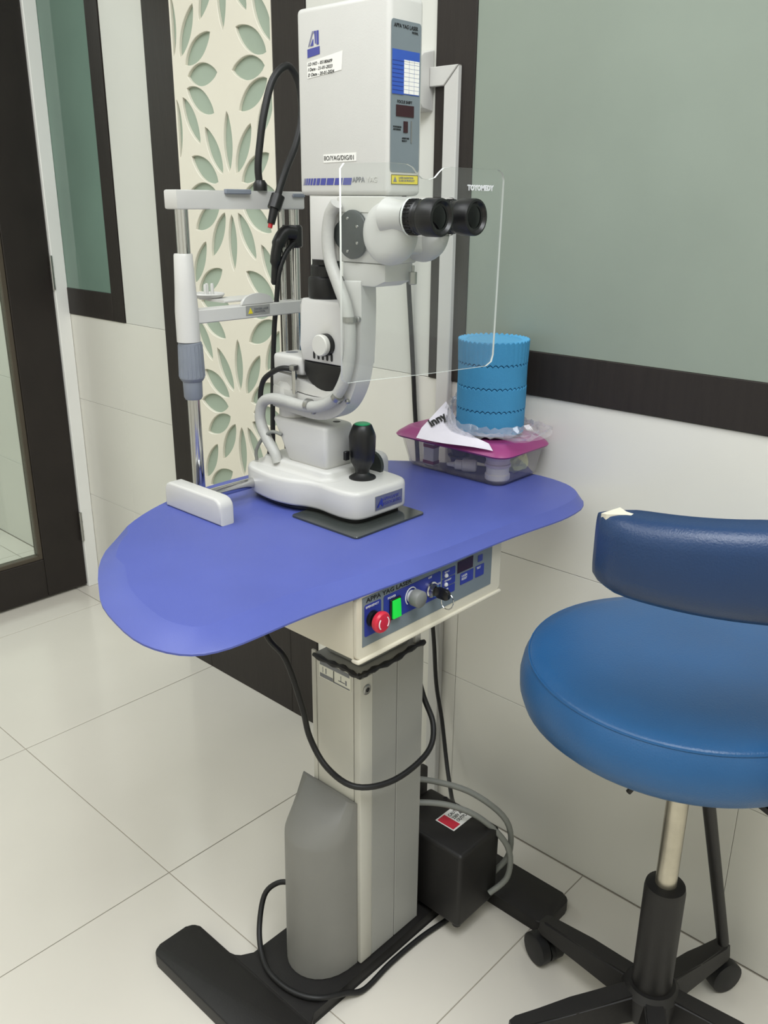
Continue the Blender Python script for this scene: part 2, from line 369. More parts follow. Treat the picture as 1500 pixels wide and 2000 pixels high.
for zc in (0.22, 1.04, 1.86):
    hb = lathebm(bmesh.new(), [(0.0055, -0.05), (0.0055, 0.05)], (1.3235, 2.592, zc), 'z', 10)
    for q in (-0.017, 0.017): lathebm(hb, [(0.0062, -0.001), (0.0062, 0.001)], (1.3235, 2.592, zc+q), 'z', 10)
    mk('hinge', hb, STEEL, door)

# ------------------------------------------------------------ WALL FITTINGS
t = thing('wall_switch_box', (W, 1.115, 1.40), 'white raised switch box on the wall behind the laser head, black plug at its side', 'switch box')
mk('housing', prismbm(bmesh.new(), [(1.2895, 1.400), (1.2895, 1.497), (1.262, 1.490), (1.250, 1.480), (1.250, 1.417), (1.262, 1.404)], 'y', 1.078, 1.165, 0.003, 2), INST, t)
lathe('plug', [(0.020, 0.0), (0.020, 0.012), (0.012, 0.03)], (1.2505, 1.112, 1.452), BLACK, t, 'x', 20, -1)
t = thing('cable_trunking', (W, 1.03, 0), 'white plastic cable trunking elbowing from switch box down to floor', 'trunking')
prism('vertical_channel', [(1.015, 0.0), (1.045, 0.0), (1.045, 1.437), (1.015, 1.467)], 'x', 1.2765, 1.2895, INST, t, 0.0015, 1)
prism('horizontal_channel', [(1.0155, 1.4685), (1.0460, 1.4380), (1.0775, 1.4380), (1.0775, 1.4685)], 'x', 1.2765, 1.2895, INST, t, 0.0012, 1)
tag(tube('power_cable', [(1.232, 1.112, 1.45), (1.225, 1.11, 1.40), (1.255, 1.115, 1.28), (1.275, 1.12, 1.146), (1.283, 1.115, 1.024), (1.283, 1.106, 0.927), (1.283, 1.099, 0.847), (1.275, 1.07, 0.65), (1.266, 1.025, 0.417), (1.264, 1.010, 0.294), (1.262, 0.990, 0.215), (1.24, 0.955, 0.13), (1.20, 0.91, 0.10), (1.14, 0.86, 0.14), (1.09, 0.84, 0.19)], 0.0045, BLACKR), 'black power cable hanging down the white wall from switch box', 'cable')

# ------------------------------------------------------------ TABLE
tb = thing('instrument_table', (0.89, 0.87, 0), 'bean-shaped blue topped instrument table on a grey lifting column', 'table')
outer = [(.498, .949), (.532, 1.009), (.572, 1.059), (.619, 1.097), (.662, 1.124), (.707, 1.145), (.748, 1.158), (.80, 1.168), (.89, 1.172), (.98, 1.168), (1.03, 1.155), (1.075, 1.135), (1.12, 1.095), (1.165, 1.045), (1.21, .985), (1.25, .91), (1.270, .85), (1.276, .79), (1.270, .745), (1.258, .715), (1.235, .687), (1.20, .670), (1.151, .665), (1.11, .667), (1.051, .674), (.993, .679), (.922, .682), (.847, .685), (.762, .692), (.702, .697), (.646, .703), (.599, .705), (.553, .705), (.519, .707), (.49, .716), (.471, .735), (.459, .766), (.456, .803), (.463, .851), (.476, .903)]
oc = [(p[0], p[1]) for p in cat([(a, b, 0) for a, b in outer], 2, True)]
def inset(poly, d):
    out = []; n = len(poly)
    for i in range(n):
        p0, p1, p2 = Vector(poly[i-1]), Vector(poly[i]), Vector(poly[(i+1) % n])
        e = (p2-p0).normalized(); nn = Vector((e.y, -e.x))
        out.append(tuple(p1+nn*(d if callable(d) is False else d(p1))))
    return out
area2 = sum(oc[i-1][0]*oc[i][1]-oc[i][0]*oc[i-1][1] for i in range(len(oc)))
if area2 > 0: oc = oc[::-1]
def rimd(p):
    k = 0.034 if p.x < 0.62 else (0.034+(0.012-0.034)*min(1, (p.x-0.62)/0.25))
    if p.y > 1.0: k = 0.012 if p.x > 0.6 else k*0.7
    return k
inn = inset(oc, rimd)
bm = bmesh.new()
rings = [[bm.verts.new((x, y, z)) for x, y in pl] for pl, z in ((inset(oc, 0.003), 0.7802), (oc, 0.7815), (oc, 0.7838), (inset(oc, 0.0015), 0.7850), (inset(oc, rimd), 0.7996), (inset(inn, 0.0025), 0.8000))]
for a, b in zip(rings, rings[1:]):
    for i in range(len(a)): bm.faces.new((a[i], a[(i+1) % len(a)], b[(i+1) % len(a)], b[i]))
bm.faces.new(rings[0]); bm.faces.new(rings[-1])
mk('table_top', bm, BLUET, tb, ang=17)
cb = box('control_box', 0.687, 0.997, 0.686, 0.90, 0.700, 0.7855, BOXW, tb, 0.002, 2)
tag(cb, 'cream control box under the blue top')
YF = 0.680
fr = prismbm(bmesh.new(), rrect(0.687, 0.999, 0.7010, 0.7895, 0.006), 'y', YF, 0.6855, 0.0012, 1)
bz = mk('front_bezel', fr, BOXW, cb)
fb = bmesh.new(); bbox(fb, 0.686, 1.001, 0.676, 0.690, 0.6955, 0.701, 0.0025, 2); mk('lower_lip', fb, BOXW, cb)
def cp(name, x0, x1, z0, z1, m, d=0.0006, r=0.0): return prism(name, rrect(x0, x1, z0, z1, r) if r else rect(x0, x1, z0, z1), 'y', YF-d, YF-d+0.0005, m, cb)
cp('faceplate', 0.697, 0.975, 0.717, 0.7865, PANELG, 0.0006)
cp('blue_field', 0.7005, 0.7315, 0.7305, 0.7755, PBLUE, 0.0012, 0.003)
cp('blue_field', 0.7365, 0.8535, 0.7375, 0.7765, PBLUE, 0.0012, 0.003)
for z0, z1 in ((0.7625, 0.7745), (0.749, 0.761), (0.7355, 0.7475)): cp('blue_field', 0.8575, 0.8865, z0, z1, PBLUE, 0.0012, 0.0015)
cp('blue_field', 0.899, 0.9295, 0.7395, 0.757, PBLUE, 0.0012, 0.0012)
cp('blue_field', 0.935, 0.9555, 0.7395, 0.7575, PBLUE, 0.0012, 0.0012)
cp('blue_field', 0.940, 0.951, 0.763, 0.7735, PBLUE, 0.0012, 0.0012)
cp('display_window', 0.8915, 0.9275, 0.760, 0.7775, DISP, 0.0014)
RX, UZ = (1, 0, 0), (0, 0, 1)
text('lettering', 'APPA YAG LASER', 0.0085, (0.704, YF-0.0009, 0.7785), RX, UZ, INK, cb, xs=1.35, bold=0.0001)
text('lettering', 'EMERGENCY', 0.0042, (0.7025, YF-0.0015, 0.7705), RX, UZ, WINK, cb)
text('lettering', 'POWER', 0.0045, (0.744, YF-0.0015, 0.7695), RX, UZ, WINK, cb)
text('lettering', 'OFF', 0.0045, (0.826, YF-0.0015, 0.7725), RX, UZ, WINK, cb)
text('lettering', 'ON', 0.0045, (0.846, YF-0.0015, 0.757), RX, UZ, WINK, cb)
for zz in (0.771, 0.7575, 0.744): text('lettering', 'READY' if zz > .77 else ('STANDBY' if zz > .75 else 'LASER'), 0.0034, (0.862, YF-0.0015, zz-0.001), RX, UZ, WINK, cb)
text('lettering', 'LASER\nRESET', 0.0048, (0.9015, YF-0.0015, 0.751), RX, UZ, WINK, cb)
text('lettering', 'TEST', 0.0045, (0.937, YF-0.0015, 0.7525), RX, UZ, WINK, cb)
for zz in (0.7665, 0.7525): lathe('indicator_lamp', [(0.0032, 0), (0.0032, 0.0015), (0.002, 0.003)], (0.865, YF-0.0012, zz-0.0005), WINK, cb, 'y', 14, -1)
es = (0.7145, YF-0.0012, 0.7535)
lathe('switch_neck', [(0.011, 0), (0.011, 0.006), (0.008, 0.007), (0.008, 0.012)], es, BLACK, cb, 'y', 24, -1)
sb = lathe('emergency_stop', [(0.010, 0.0), (0.0135, 0.001), (0.0145, 0.004), (0.0145, 0.007), (0.0125, 0.0095), (0.006, 0.0105), (0, 0.0106)], (es[0], es[1]-0.0110, es[2]), RED, cb, 'y', 32, -1)
for s in (0, 1):
    arc = [(es[0]+0.009*math.cos(math.radians(a+180*s)), es[1]-0.0212, es[2]+0.009*math.sin(math.radians(a+180*s))) for a in range(-45, 50, 15)]
    tube('arrow_mark', arc, 0.0008, WINK, cb, 0, 6)
box('rocker_housing', 0.747, 0.768, YF-0.0042, YF-0.0012, 0.7385, 0.7685, BLACK, cb, 0.001, 1)
mk('rocker_switch', prismbm(bmesh.new(), [(YF-0.004, 0.7405), (YF-0.0075, 0.7412), (YF-0.0062, 0.754), (YF-0.0056, 0.7662), (YF-0.004, 0.7665)], 'x', 0.7495, 0.7655, 0.0006, 1), GREENS, cb)
kb = (0.7905, YF-0.0012, 0.7625)
tube('dial_ring', [(kb[0]+0.0115*math.cos(math.radians(a)), kb[1]-0.0004, kb[2]-0.003+0.0125*math.sin(math.radians(a))) for a in range(10, 250, 20)], 0.0009, WINK, cb, 0, 6)
lathe('dial_skirt', [(0.0085, 0), (0.0085, 0.005)], (kb[0], kb[1], kb[2]-0.003), WINK, cb, 'y', 28, -1)
lathe('power_dial', [(0.0095, 0), (0.0118, 0.001), (0.0118, 0.013), (0.0105, 0.0145), (0, 0.0147)], (kb[0], kb[1]-0.005, kb[2]-0.003), KNOBG, cb, 'y', 24, -1, ang=50)
kk = (0.8325, YF-0.0012, 0.7555)
lathe('key_switch', [(0.0115, 0), (0.0115, 0.003), (0.0095, 0.004), (0.0085, 0.010), (0, 0.0102)], kk, CHROME, cb, 'y', 28, -1)
prism('key', rrect(YF-0.034, YF-0.010, kk[2]-0.008, kk[2]+0.007, 0.005), 'x', kk[0]-0.003, kk[0]+0.003, BLACK, cb, 0.001, 2)
tube('key_ring', [(kk[0]+0.001+0.002*math.sin(a*0.9), YF-0.030+0.010*math.cos(a), kk[2]-0.010+0.011*math.sin(a)) for a in [i*math.pi/8 for i in range(17)]], 0.0008, CHROME, cb, 0, 6)
for (x, z) in ((0.693, 0.782), (0.9795, 0.782)): pass
cb.location = (0.0235, 0.020, -0.0100)
# column
oc_ = bmesh.new(); bbox(oc_, 0.822, 0.968, 0.803, 0.905, 0.026, 0.583, 0.003, 2)
ocol = mk('outer_column', oc_, ALUD, tb)
prism('side_panel', rect(0.812, 0.893, ) if False else rect(0.815, 0.896, 0.03, 0.583), 'x', 0.8195, 0.8218, ALUL, tb, 0.0006, 1)
box('corner_strip', 0.8185, 0.846, 0.7985, 0.8135, 0.026, 0.578, ALUL, tb, 0.0025, 2)
box('corner_strip', 0.8185, 0.8225, 0.897, 0.9065, 0.026, 0.590, ALUL, tb, 0.0015, 2)
box('front_panel', 0.8465, 0.902, 0.7995, 0.8025, 0.026, 0.583, ALUD, tb, 0.0008, 1)
box('front_panel', 0.9035, 0.966, 0.7995, 0.8025, 0.026, 0.583, ALUD, tb, 0.0008, 1)
icb = bmesh.new(); bbox(icb, 0.836, 0.952, 0.815, 0.892, 0.584, 0.6895, 0.006, 3); mk('inner_column', icb, ALUD, tb)
box('guide_rail', 0.953, 0.966, 0.806, 0.812, 0.584, 0.6895, INST, tb, 0.001, 1)
# worn rubber seal round the top of the outer column
sp_ = [(0.967, 0.8), (0.93, 0.7985), (0.89, 0.7975), (0.85, 0.797), (0.825, 0.798), (0.8175, 0.806), (0.8165, 0.83), (0.8165, 0.86), (0.8175, 0.90)]
sp3 = cat([(x, y, 0.584+0.0022*math.sin(i*2.3)) for i, (x, y) in enumerate(sp_)], 5)
mk('rubber_seal', tubebm(bmesh.new(), sp3, [0.0042+0.0012*math.sin(i*1.7) for i in range(len(sp3))], 8), BLACKR, tb)
lathe('bolt', [(0.0085, 0), (0.0085, 0.001), (0.007, 0.002), (0.004, 0.002), (0.0038, 0.0006), (0, 0.0006)], (0.832, 0.7983, 0.556), STEEL, tb, 'y', 24, -1)
lathe('bolt_socket', [(0.0036, 0), (0, 0.0001)], (0.832, 0.7972, 0.556), INK, tb, 'y', 16, -1)
sl = tag(prism('instruction_label', rect(0.820, 0.889, 0.548, 0.579), 'x', 0.8188, 0.8194, TAN, tb), 'worn grey pictogram label')
for i, (ya, yb, za, zb, mm) in enumerate([(0.822, 0.887, 0.5705, 0.5778, INKG), (0.858, 0.887, 0.5495, 0.556, INKG), (0.8215, 0.856, 0.5493, 0.5515, INKG), (0.8555, 0.857, 0.5495, 0.570, INK), (0.8725, 0.8745, 0.558, 0.567, INKG), (0.880, 0.881, 0.558, 0.568, INKG), (0.840, 0.841, 0.557, 0.567, INKG), (0.828, 0.831, 0.555, 0.563, INKG), (0.832, 0.846, 0.5565, 0.558, INKG)]):
    prism('pictogram_print', rect(ya, yb, za, zb), 'x', 0.8184, 0.8187, mm, sl)
# bulged cover over the foot of the column
bm = bmesh.new(); rr = []
for z, k in ((0.026, 1.0), (0.05, 1.0), (0.20, 0.97), (0.282, 0.95), (0.290, 0.92), (0.310, 0.68), (0.352, 0.12)):
    ring = []
    for i in range(17):
        a = math.pi*i/16; ring.append(bm.verts.new((0.8175-0.085*k*math.sin(a)**0.8, 0.868-0.062*math.cos(a), z)))
    rr.append(ring)
for a, b in zip(rr, rr[1:]):
    for i in range(16): bm.faces.new((a[i], a[i+1], b[i+1], b[i]))
for a, b in zip(rr, rr[1:]): bm.faces.new((a[0], b[0], b[-1], a[-1]))
bm.faces.new(rr[0]); bm.faces.new(rr[-1]); mk('column_cover', bm, COVER, tb, ang=50)
# H-shaped foot
def rp(x0, x1, y0, y1, r): return rrect(x0, x1, y0, y1, r)
prism('foot', rp(0.592, 0.682, 0.62, 1.085, 0.018), 'z', 0.0, 0.025, DARKM, tb, 0.003, 2)
prism('foot', rp(1.105, 1.198, 0.618, 1.085, 0.018), 'z', 0.0, 0.025, DARKM, tb, 0.003, 2)
cbm = prismbm(bmesh.new(), [(0.6825, 0.775), (0.70, 0.79), (1.085, 0.79), (1.1045, 0.775), (1.1045, 0.975), (1.085, 0.95), (0.71, 0.95), (0.69, 0.962), (0.6825, 0.985)], 'z', 0.0, 0.025, 0.002, 1)
mk('cross_bar', cbm, DARKM, tb)
# rail covers and sliding plate on the table top
def railcover(x0, x1):
    pr = [(0.985, 0.8), (1.125, 0.8), (1.1255, 0.829), (1.121, 0.837), (1.113, 0.8405), (1.000, 0.8405), (0.992, 0.838), (0.9865, 0.832), (0.985, 0.826)]
    tag(prism('rail_cover', pr, 'x', x0, x1, INST, tb, 0.004, 3), 'white rounded rail cover block')
railcover(0.718, 0.744); railcover(1.058, 1.082)
prism('sliding_plate', rrect(0.818, 0.968, 0.806, 0.945, 0.006), 'z', 0.8002, 0.8032, DGLASS, tb, 0.0006, 1)

# ------------------------------------------------------------ CHIN REST
cr = thing('chin_rest', (0.90, 1.14, 0.80), 'white chin and forehead rest frame on chrome posts at back of blue table', 'chin rest')
YP = 1.14; XN, XF = 0.793, 1.013
lathe('post', [(0.0098, 0.0), (0.0098, 0.17)], (XN, YP, 0.80), CHROME, cr)
lathe('post', [(0.0098, 0.0), (0.0098, 0.075)], (XN, YP, 1.165), CHROME, cr)
lathe('grip', [(0.0125, 0.0), (0.0145, 0.004), (0.0150, 0.028), (0.0170, 0.030), (0.0195, 0.034), (0.0195, 0.06), (0.0180, 0.088), (0.0168, 0.0895)], (XN, YP, 0.955), GREYP, cr, ang=30)
gr = bmesh.new()
for i in range(20):
    a = 2*math.pi*i/20
    tubebm(gr, [(XN+0.0193*math.cos(a), YP+0.0193*math.sin(a), 0.991), (XN+0.0178*math.cos(a), YP+0.0178*math.sin(a), 1.040)], 0.0012, 5)
tag(mk('grip_ribs', gr, GREYP, cr), None)
lathe('post_sleeve', [(0.0178, 0.0), (0.0178, 0.045), (0.0158, 0.08), (0.0140, 0.128), (0.0130, 0.130)], (XN-0.002, YP, 1.045), INST, cr)
lathe('post', [(0.008, 0.0), (0.008, 0.443)], (XF, YP, 0.80), CHROME, cr)
lathe('post', [(0.0045, 0.0), (0.0045, 0.443)], (XF-0.016, YP+0.012, 0.80), CHROME, cr)
# forehead bar, bowed away from the operator
bar = [(0.776, 1.125), (0.835, 1.126), (0.88, 1.133), (0.925, 1.133), (0.97, 1.126), (1.022, 1.124), (1.030, 1.135), (1.030, 1.158), (0.97, 1.158), (0.925, 1.165), (0.88, 1.165), (0.835, 1.158), (0.776, 1.156)]
prism('forehead_bar', bar, 'z', 1.2375, 1.2645, INST, cr, 0.0025, 2)
box('forehead_pad', 0.866, 0.915, 1.126, 1.1325, 1.2595, 1.2665, GREYP, cr, 0.001, 1)
box('forehead_pad', 0.996, 1.022, 1.1205, 1.1235, 1.256, 1.2615, GREYP, cr, 0.001, 1)
mk('chin_crossbar', prismbm(bmesh.new(), [(0.795, 1.128), (1.05, 1.128), (1.05, 1.146), (1.01, 1.152), (0.795, 1.152)], 'z', 1.0715, 1.0925, 0.0015, 1), INST, cr)
dm = [(0.888, 1.093)]+[(0.921-0.033*math.cos(math.radians(a)), 1.093+0.017*math.sin(math.radians(a))) for a in range(10, 180, 10)]+[(0.954, 1.093)]
prism('chin_plate', dm, 'y', 1.1285, 1.134, INST, cr, 0.0008, 1)
lb = tag(prism('warning_label', rect(0.895, 0.944, 1.0765, 1.0915), 'y', 1.1272, 1.1278, mat('grey_label', (150, 150, 146), 0.5), cr), 'small grey warning label')
prism('hazard_triangle', [(0.899, 1.079), (0.9085, 1.079), (0.9038, 1.0885)], 'y', 1.1268, 1.1271, YELL, lb)
text('lettering', 'DANGER LASER\nRADIATION', 0.0042, (0.911, 1.1266, 1.0845), RX, UZ, INKG, lb)
cc = lathe('chin_cup', [(0.001, 0.0), (0.015, 0.0), (0.024, 0.004), (0.027, 0.008), (0.0255, 0.0095), (0.018, 0.0055), (0.001, 0.004)], (0.880, 1.205, 1.098), INST, cr)
prism('chin_cup_arm', rect(0.872, 0.96, 1.096, 1.100), 'y', 1.1525, 1.20, INST, cr, 0.001, 1)
for dx in (-0.012, 0.0, 0.006): lathe('paper_pin', [(0.0028, 0), (0.0028, 0.017), (0.002, 0.019)], (0.878+dx, 1.205-abs(dx), 1.104), INST, cr, seg=12)
# black clamp with drooping arm on the far post
lathe('lamp_clamp', [(0.011, 0), (0.0135, 0.003), (0.0135, 0.032), (0.011, 0.036)], (XF, YP, 1.177), BLACK, cr)
tube('clamp_arm', [(XF-0.006, YP-0.006, 1.200), (0.988, 1.137, 1.200), (0.972, 1.136, 1.18), (0.966, 1.136, 1.15), (0.964, 1.137, 1.12)], [0.012]*6+[0.011]*6+[0.009]*6+[0.006]*6+[0.004], BLACK, cr)
tube('clamp_cord', [(XF-0.008, YP-0.008, 1.185), (0.985, 1.13, 1.17), (0.969, 1.13, 1.14), (0.965, 1.135, 1.09), (0.962, 1.14, 1.04), (0.957, 1.142, 0.95), (0.951, 1.14, 0.85), (0.95, 1.14, 0.802)], 0.0042, BLACKR, cr)
# gooseneck fixation lamp
def gs(x, z, d=0.0):   # d: how far the hanging end comes forward of the forehead bar
    k = 1-d/1.136; return ((x*1.018-0.006)*k, (YP-0.004)*k, 1.25+(z-1.25)*1.018*k)
gn = [gs(.930, 1.268), gs(.927, 1.296), gs(.932, 1.33), gs(.943, 1.376), gs(.962, 1.422), gs(.990, 1.444), gs(1.010, 1.430), gs(1.019, 1.40, .004), gs(1.017, 1.367, .010), gs(1.003, 1.33, .018), gs(.985, 1.30, .026), gs(.970, 1.27, .032), gs(.960, 1.245, .034)]
tube('gooseneck', gn, 0.0058, BLACKR, cr)
lathe('gooseneck_base', [(0.011, 0), (0.011, 0.010), (0.007, 0.016)], (gn[0][0], gn[0][1], 1.2648), BLACK, cr)
tube('lamp_holder', [gs(.966, 1.258, .034), gs(.956, 1.238, .034)], 0.0108, BLACK, cr)
tube('lamp_holder_tip', [gs(.958, 1.242, .034), gs(.949, 1.216, .034)], [0.0075, 0.006], BLACK, cr)
tube('fixation_light', [gs(.949, 1.217, .034), gs(.9465, 1.210, .034)], 0.0036, REDD, cr)

# ------------------------------------------------------------ SLIT LAMP WITH LASER HEAD
sl_ = thing('slit_lamp', (0.90, 0.95, 0.80), 'white laser slit lamp microscope with tall rectangular head and black eyepieces', 'slit lamp')
bo = [(.845, .862), (.852, .842), (.870, .834), (.905, .833), (.942, .833), (.958, .839), (.966, .855), (.970, .90), (.970, .96), (.966, 1.02), (.960, 1.062), (.945, 1.084), (.91, 1.090), (.87, 1.088), (.848, 1.080), (.837, 1.062), (.830, 1.03), (.827, .995), (.832, .962), (.842, .940), (.847, .915), (.845, .888)]
bo2 = [(p.x, p.y) for p in cat([(a, b, 0) for a, b in bo], 3, True)][::-1]
def layered(name, poly, levels, m, parent, ang=50):
    bm = bmesh.new(); rg = [[bm.verts.new((x, y, z)) for x, y in (inset(poly, d) if d else poly)] for d, z in levels]
    for a, b in zip(rg, rg[1:]):
        for i in range(len(a)): bm.faces.new((a[i], a[(i+1) % len(a)], b[(i+1) % len(a)], b[i]))
    bm.faces.new(rg[0]); bm.faces.new(rg[-1]); return mk(name, bm, m, parent, ang=ang)
if sum(bo2[i-1][0]*bo2[i][1]-bo2[i][0]*bo2[i-1][1] for i in range(len(bo2))) > 0: bo2 = bo2[::-1]
layered('base', bo2, [(0.0035, 0.8105), (0.001, 0.812), (0, 0.815), (0, 0.846), (0.001, 0.8495), (0.0035, 0.8522), (0.0065, 0.8530)], INST, sl_)
layered('base_skirt', bo2, [(0.010, 0.8035), (0.010, 0.8104)], BLACK, sl_)
plt_ = rrect(0.858, 0.944, 0.905, 1.065, 0.018, 6)[::-1]
if sum(plt_[i-1][0]*plt_[i][1]-plt_[i][0]*plt_[i-1][1] for i in range(len(plt_))) > 0: plt_ = plt_[::-1]
layered('base_plateau', plt_, [(-0.006, 0.8531), (-0.002, 0.8545), (0.001, 0.858), (0.002, 0.863), (0.004, 0.866), (0.007, 0.8668)], INST, sl_)
lathe('axle', [(0.0085, 0.0), (0.0085, 0.094)], (0.7445, 1.055, 0.826), CHROME, sl_, 'x', 24)
lathe('axle', [(0.0085, 0.0), (0.0085, 0.093)], (0.964, 1.055, 0.826), CHROME, sl_, 'x', 24)
lathe('axle_collar', [(0.0105, 0.0), (0.0105, 0.004)], (0.8375, 1.055, 0.826), BLACK, sl_, 'x', 24)
nm = prism('name_plate', rect(0.885, 0.944, 0.8200, 0.8415), 'y', 0.8318, 0.8335, STEEL, sl_)
text('logo', 'A', 0.017, (0.889, 0.8314, 0.8245), RX, UZ, PBLUE, nm, bold=0.0006, shear=0.3)
text('lettering', 'APPASAMY\nASSOCIATES', 0.0072, (0.901, 0.8314, 0.832), RX, UZ, LOGO, nm, xs=1.0)
# stage housing
bm = bmesh.new(); st = [(.870, .923), (.925, .921), (.930, .930), (.930, 1.055), (.870, 1.055)]
rg = []
for z, ins, back in ((0.8669, 0.0020, 1.008), (0.8705, 0.0, 1.010), (0.900, 0.0, 1.026), (0.926, 0.0, 1.042), (0.930, 0.0012, 1.043), (0.932, 0.004, 1.044)):
    pl = rrect(0.870+ins, 0.930-ins, 0.921+ins, back-ins, 0.007, 4); rg.append([bm.verts.new((x, y, z)) for x, y in pl])
for a, b in zip(rg, rg[1:]):
    for i in range(len(a)): bm.faces.new((a[i], a[(i+1) % len(a)], b[(i+1) % len(a)], b[i]))
bm.faces.new(rg[0]); bm.faces.new(rg[-1]); mk('stage_housing', bm, INST, sl_, ang=40)
for y in (0.940, 0.975): lathe('screw_hole', [(0.006, 0), (0, 0.0002)], (0.912, y, 0.9321), INK, sl_, seg=18)
lathe('pivot', [(0.026, 0), (0.026, 0.012), (0.028, 0.013), (0.028, 0.05), (0.025, 0.055)], (0.900, 1.020, 0.9325), INST, sl_)
# curved microscope arm (J)
def sweepYZ(name, pts, wid, x0, x1, m, parent, bev=0.004, n=7):
    P = cat([(0, a, b) for a, b in pts], n); L, Rr = [], []
    N = len(P)
    for i, p in enumerate(P):
        t = (P[min(i+1, N-1)]-P[max(i-1, 0)]).normalized(); nn = Vector((0, -t.z, t.y)); k = i/(N-1)
        wd = wid(k) if callable(wid) else wid
        L.append((p.y+nn.y*wd/2, p.z+nn.z*wd/2)); Rr.append((p.y-nn.y*wd/2, p.z-nn.z*wd/2))
    return prism(name, L+Rr[::-1], 'x', x0, x1, m, parent, bev, 2, ang=50)
sweepYZ('microscope_arm', [(.866, 1.150), (.865, 1.115), (.866, 1.075), (.869, 1.04), (.878, 1.005), (.896, .977), (.922, .962), (.955, .9575), (1.000, .960), (1.044, .964)], 0.033, 0.8725, 0.902, INST, sl_)
sweepYZ('lamp_arm', [(1.046, .990), (1.000, .988), (.960, .984), (.925, .985), (.905, .998)], lambda k: 0.022-0.010*k, 0.8765, 0.910, INST, sl_, 0.003)
# illumination tower
tw = prismbm(bmesh.new(), [(.8755, 1.0275), (.973, 1.0275), (.975, 1.05), (.975, 1.108), (.970, 1.1175), (.880, 1.1175), (.8755, 1.112)], 'x', 0.8725, 0.930, 0.004, 2)
twr = mk('illumination_tower', tw, INST, sl_, ang=40)
bwl = [(.972, 1.0268), (.8785, 1.0268)]+[(.928-.048*math.cos(math.radians(a)), 1.0265-.042*math.sin(math.radians(a))) for a in range(15, 171, 12)]
prism('lamp_bowl', bwl, 'x', 0.876, 0.927, BLACK, sl_, 0.003, 2, ang=50)
box('tower_bracket', 0.8755, 0.926, 0.9755, 1.043, 1.002, 1.0300, INST, sl_, 0.006, 3)
lathe('bracket_hole', [(0.010, 0), (0, 0.0002)], (0.899, 1.024, 1.0301), INKG, sl_, seg=20)
box('bracket_post', 0.882, 0.905, 1.000, 1.040, 0.9885, 1.0015, INST, sl_, 0.003, 2)
lathe('tilt_rod', [(0.004, 0), (0.004, 0.040)], (0.868, .985, .975), CHROME, sl_)
box('tilt_lever', 0.862, 0.874, 0.980, 0.991, 1.010, 1.019, STEEL, sl_, 0.002, 2)
lathe('knob_back_ring', [(0.0160, 0), (0.0160, 0.007)], (0.8722, .917, 1.056), BLACK, twr, 'x', 28, -1)  # black ring seated behind the side knob
lathe('side_knob', [(0.0150, 0), (0.0154, 0.002), (0.0154, 0.007), (0.0140, 0.0085), (0, 0.0087)], (0.8652, .918, 1.056), INSTG, twr, 'x', 32, -1)
for i in range(5): prism('vent_slot', rrect(.908+.0092*i-.0022, .908+.0092*i+.0022, 1.0325, 1.0435, .002, 3), 'x', 0.8721, 0.8724, INK, twr)
lathe('lens_barrel', [(0.0255, 0), (0.0265, 0.002), (0.0265, 0.026), (0.0255, 0.029), (0.0225, 0.031), (0.0225, 0.045), (0.020, 0.047), (0.020, 0.0545)], (0.9010, .947, 1.1178), BLACK, sl_, ang=30)
box('upper_block', 0.8725, 0.930, 0.893, 0.948, 1.1725, 1.2565, INST, sl_, 0.002, 2)
# microscope body
mb = box('microscope_body', 0.8725, 0.930, 0.800, 0.8925, 1.1725, 1.2565, INST, sl_, 0.003, 2)
box('body_cap', 0.8715, 0.931, 0.806, 0.8925, 1.236, 1.2568, INSTG, mb, 0.001, 1)
ov = []
for a in range(0, 360, 10):
    u = math.cos(math.radians(a)); v = math.sin(math.radians(a)); ov.append((.861+.0275*u*(1+0.06*math.cos(math.radians(3*a))), 1.2085+.0315*v))
pl = prism('oval_plate', ov, 'x', 0.866, 0.8714, OVAL, mb, 0.001, 1, ang=50)
lathe('round_plate', [(0.018, 0), (0.018, 0.003)], (0.8714, .879, 1.208), OVAL, mb, 'x', 28, -1)
for (y, z) in ((.868, 1.229), (.850, 1.219), (.850, 1.198), (.868, 1.187)): lathe('screw', [(0.0022, 0), (0.0018, 0.001)], (0.8659, y, z), STEEL, mb, 'x', 10, -1)
prism('scope_mount', [(.806, 1.1722), (.886, 1.1722), (.886, 1.150), (.878, 1.142), (.826, 1.142), (.806, 1.150)], 'x', 0.8735, 0.930, INST, sl_, 0.003, 2)
lathe('lock_knob', [(0.002, 0), (0.002, 0.008), (0.0055, 0.0085), (0.0055, 0.024), (0.004, 0.025)], (0.918, .796, 1.170), STEEL, sl_, 'z', 14, -1)
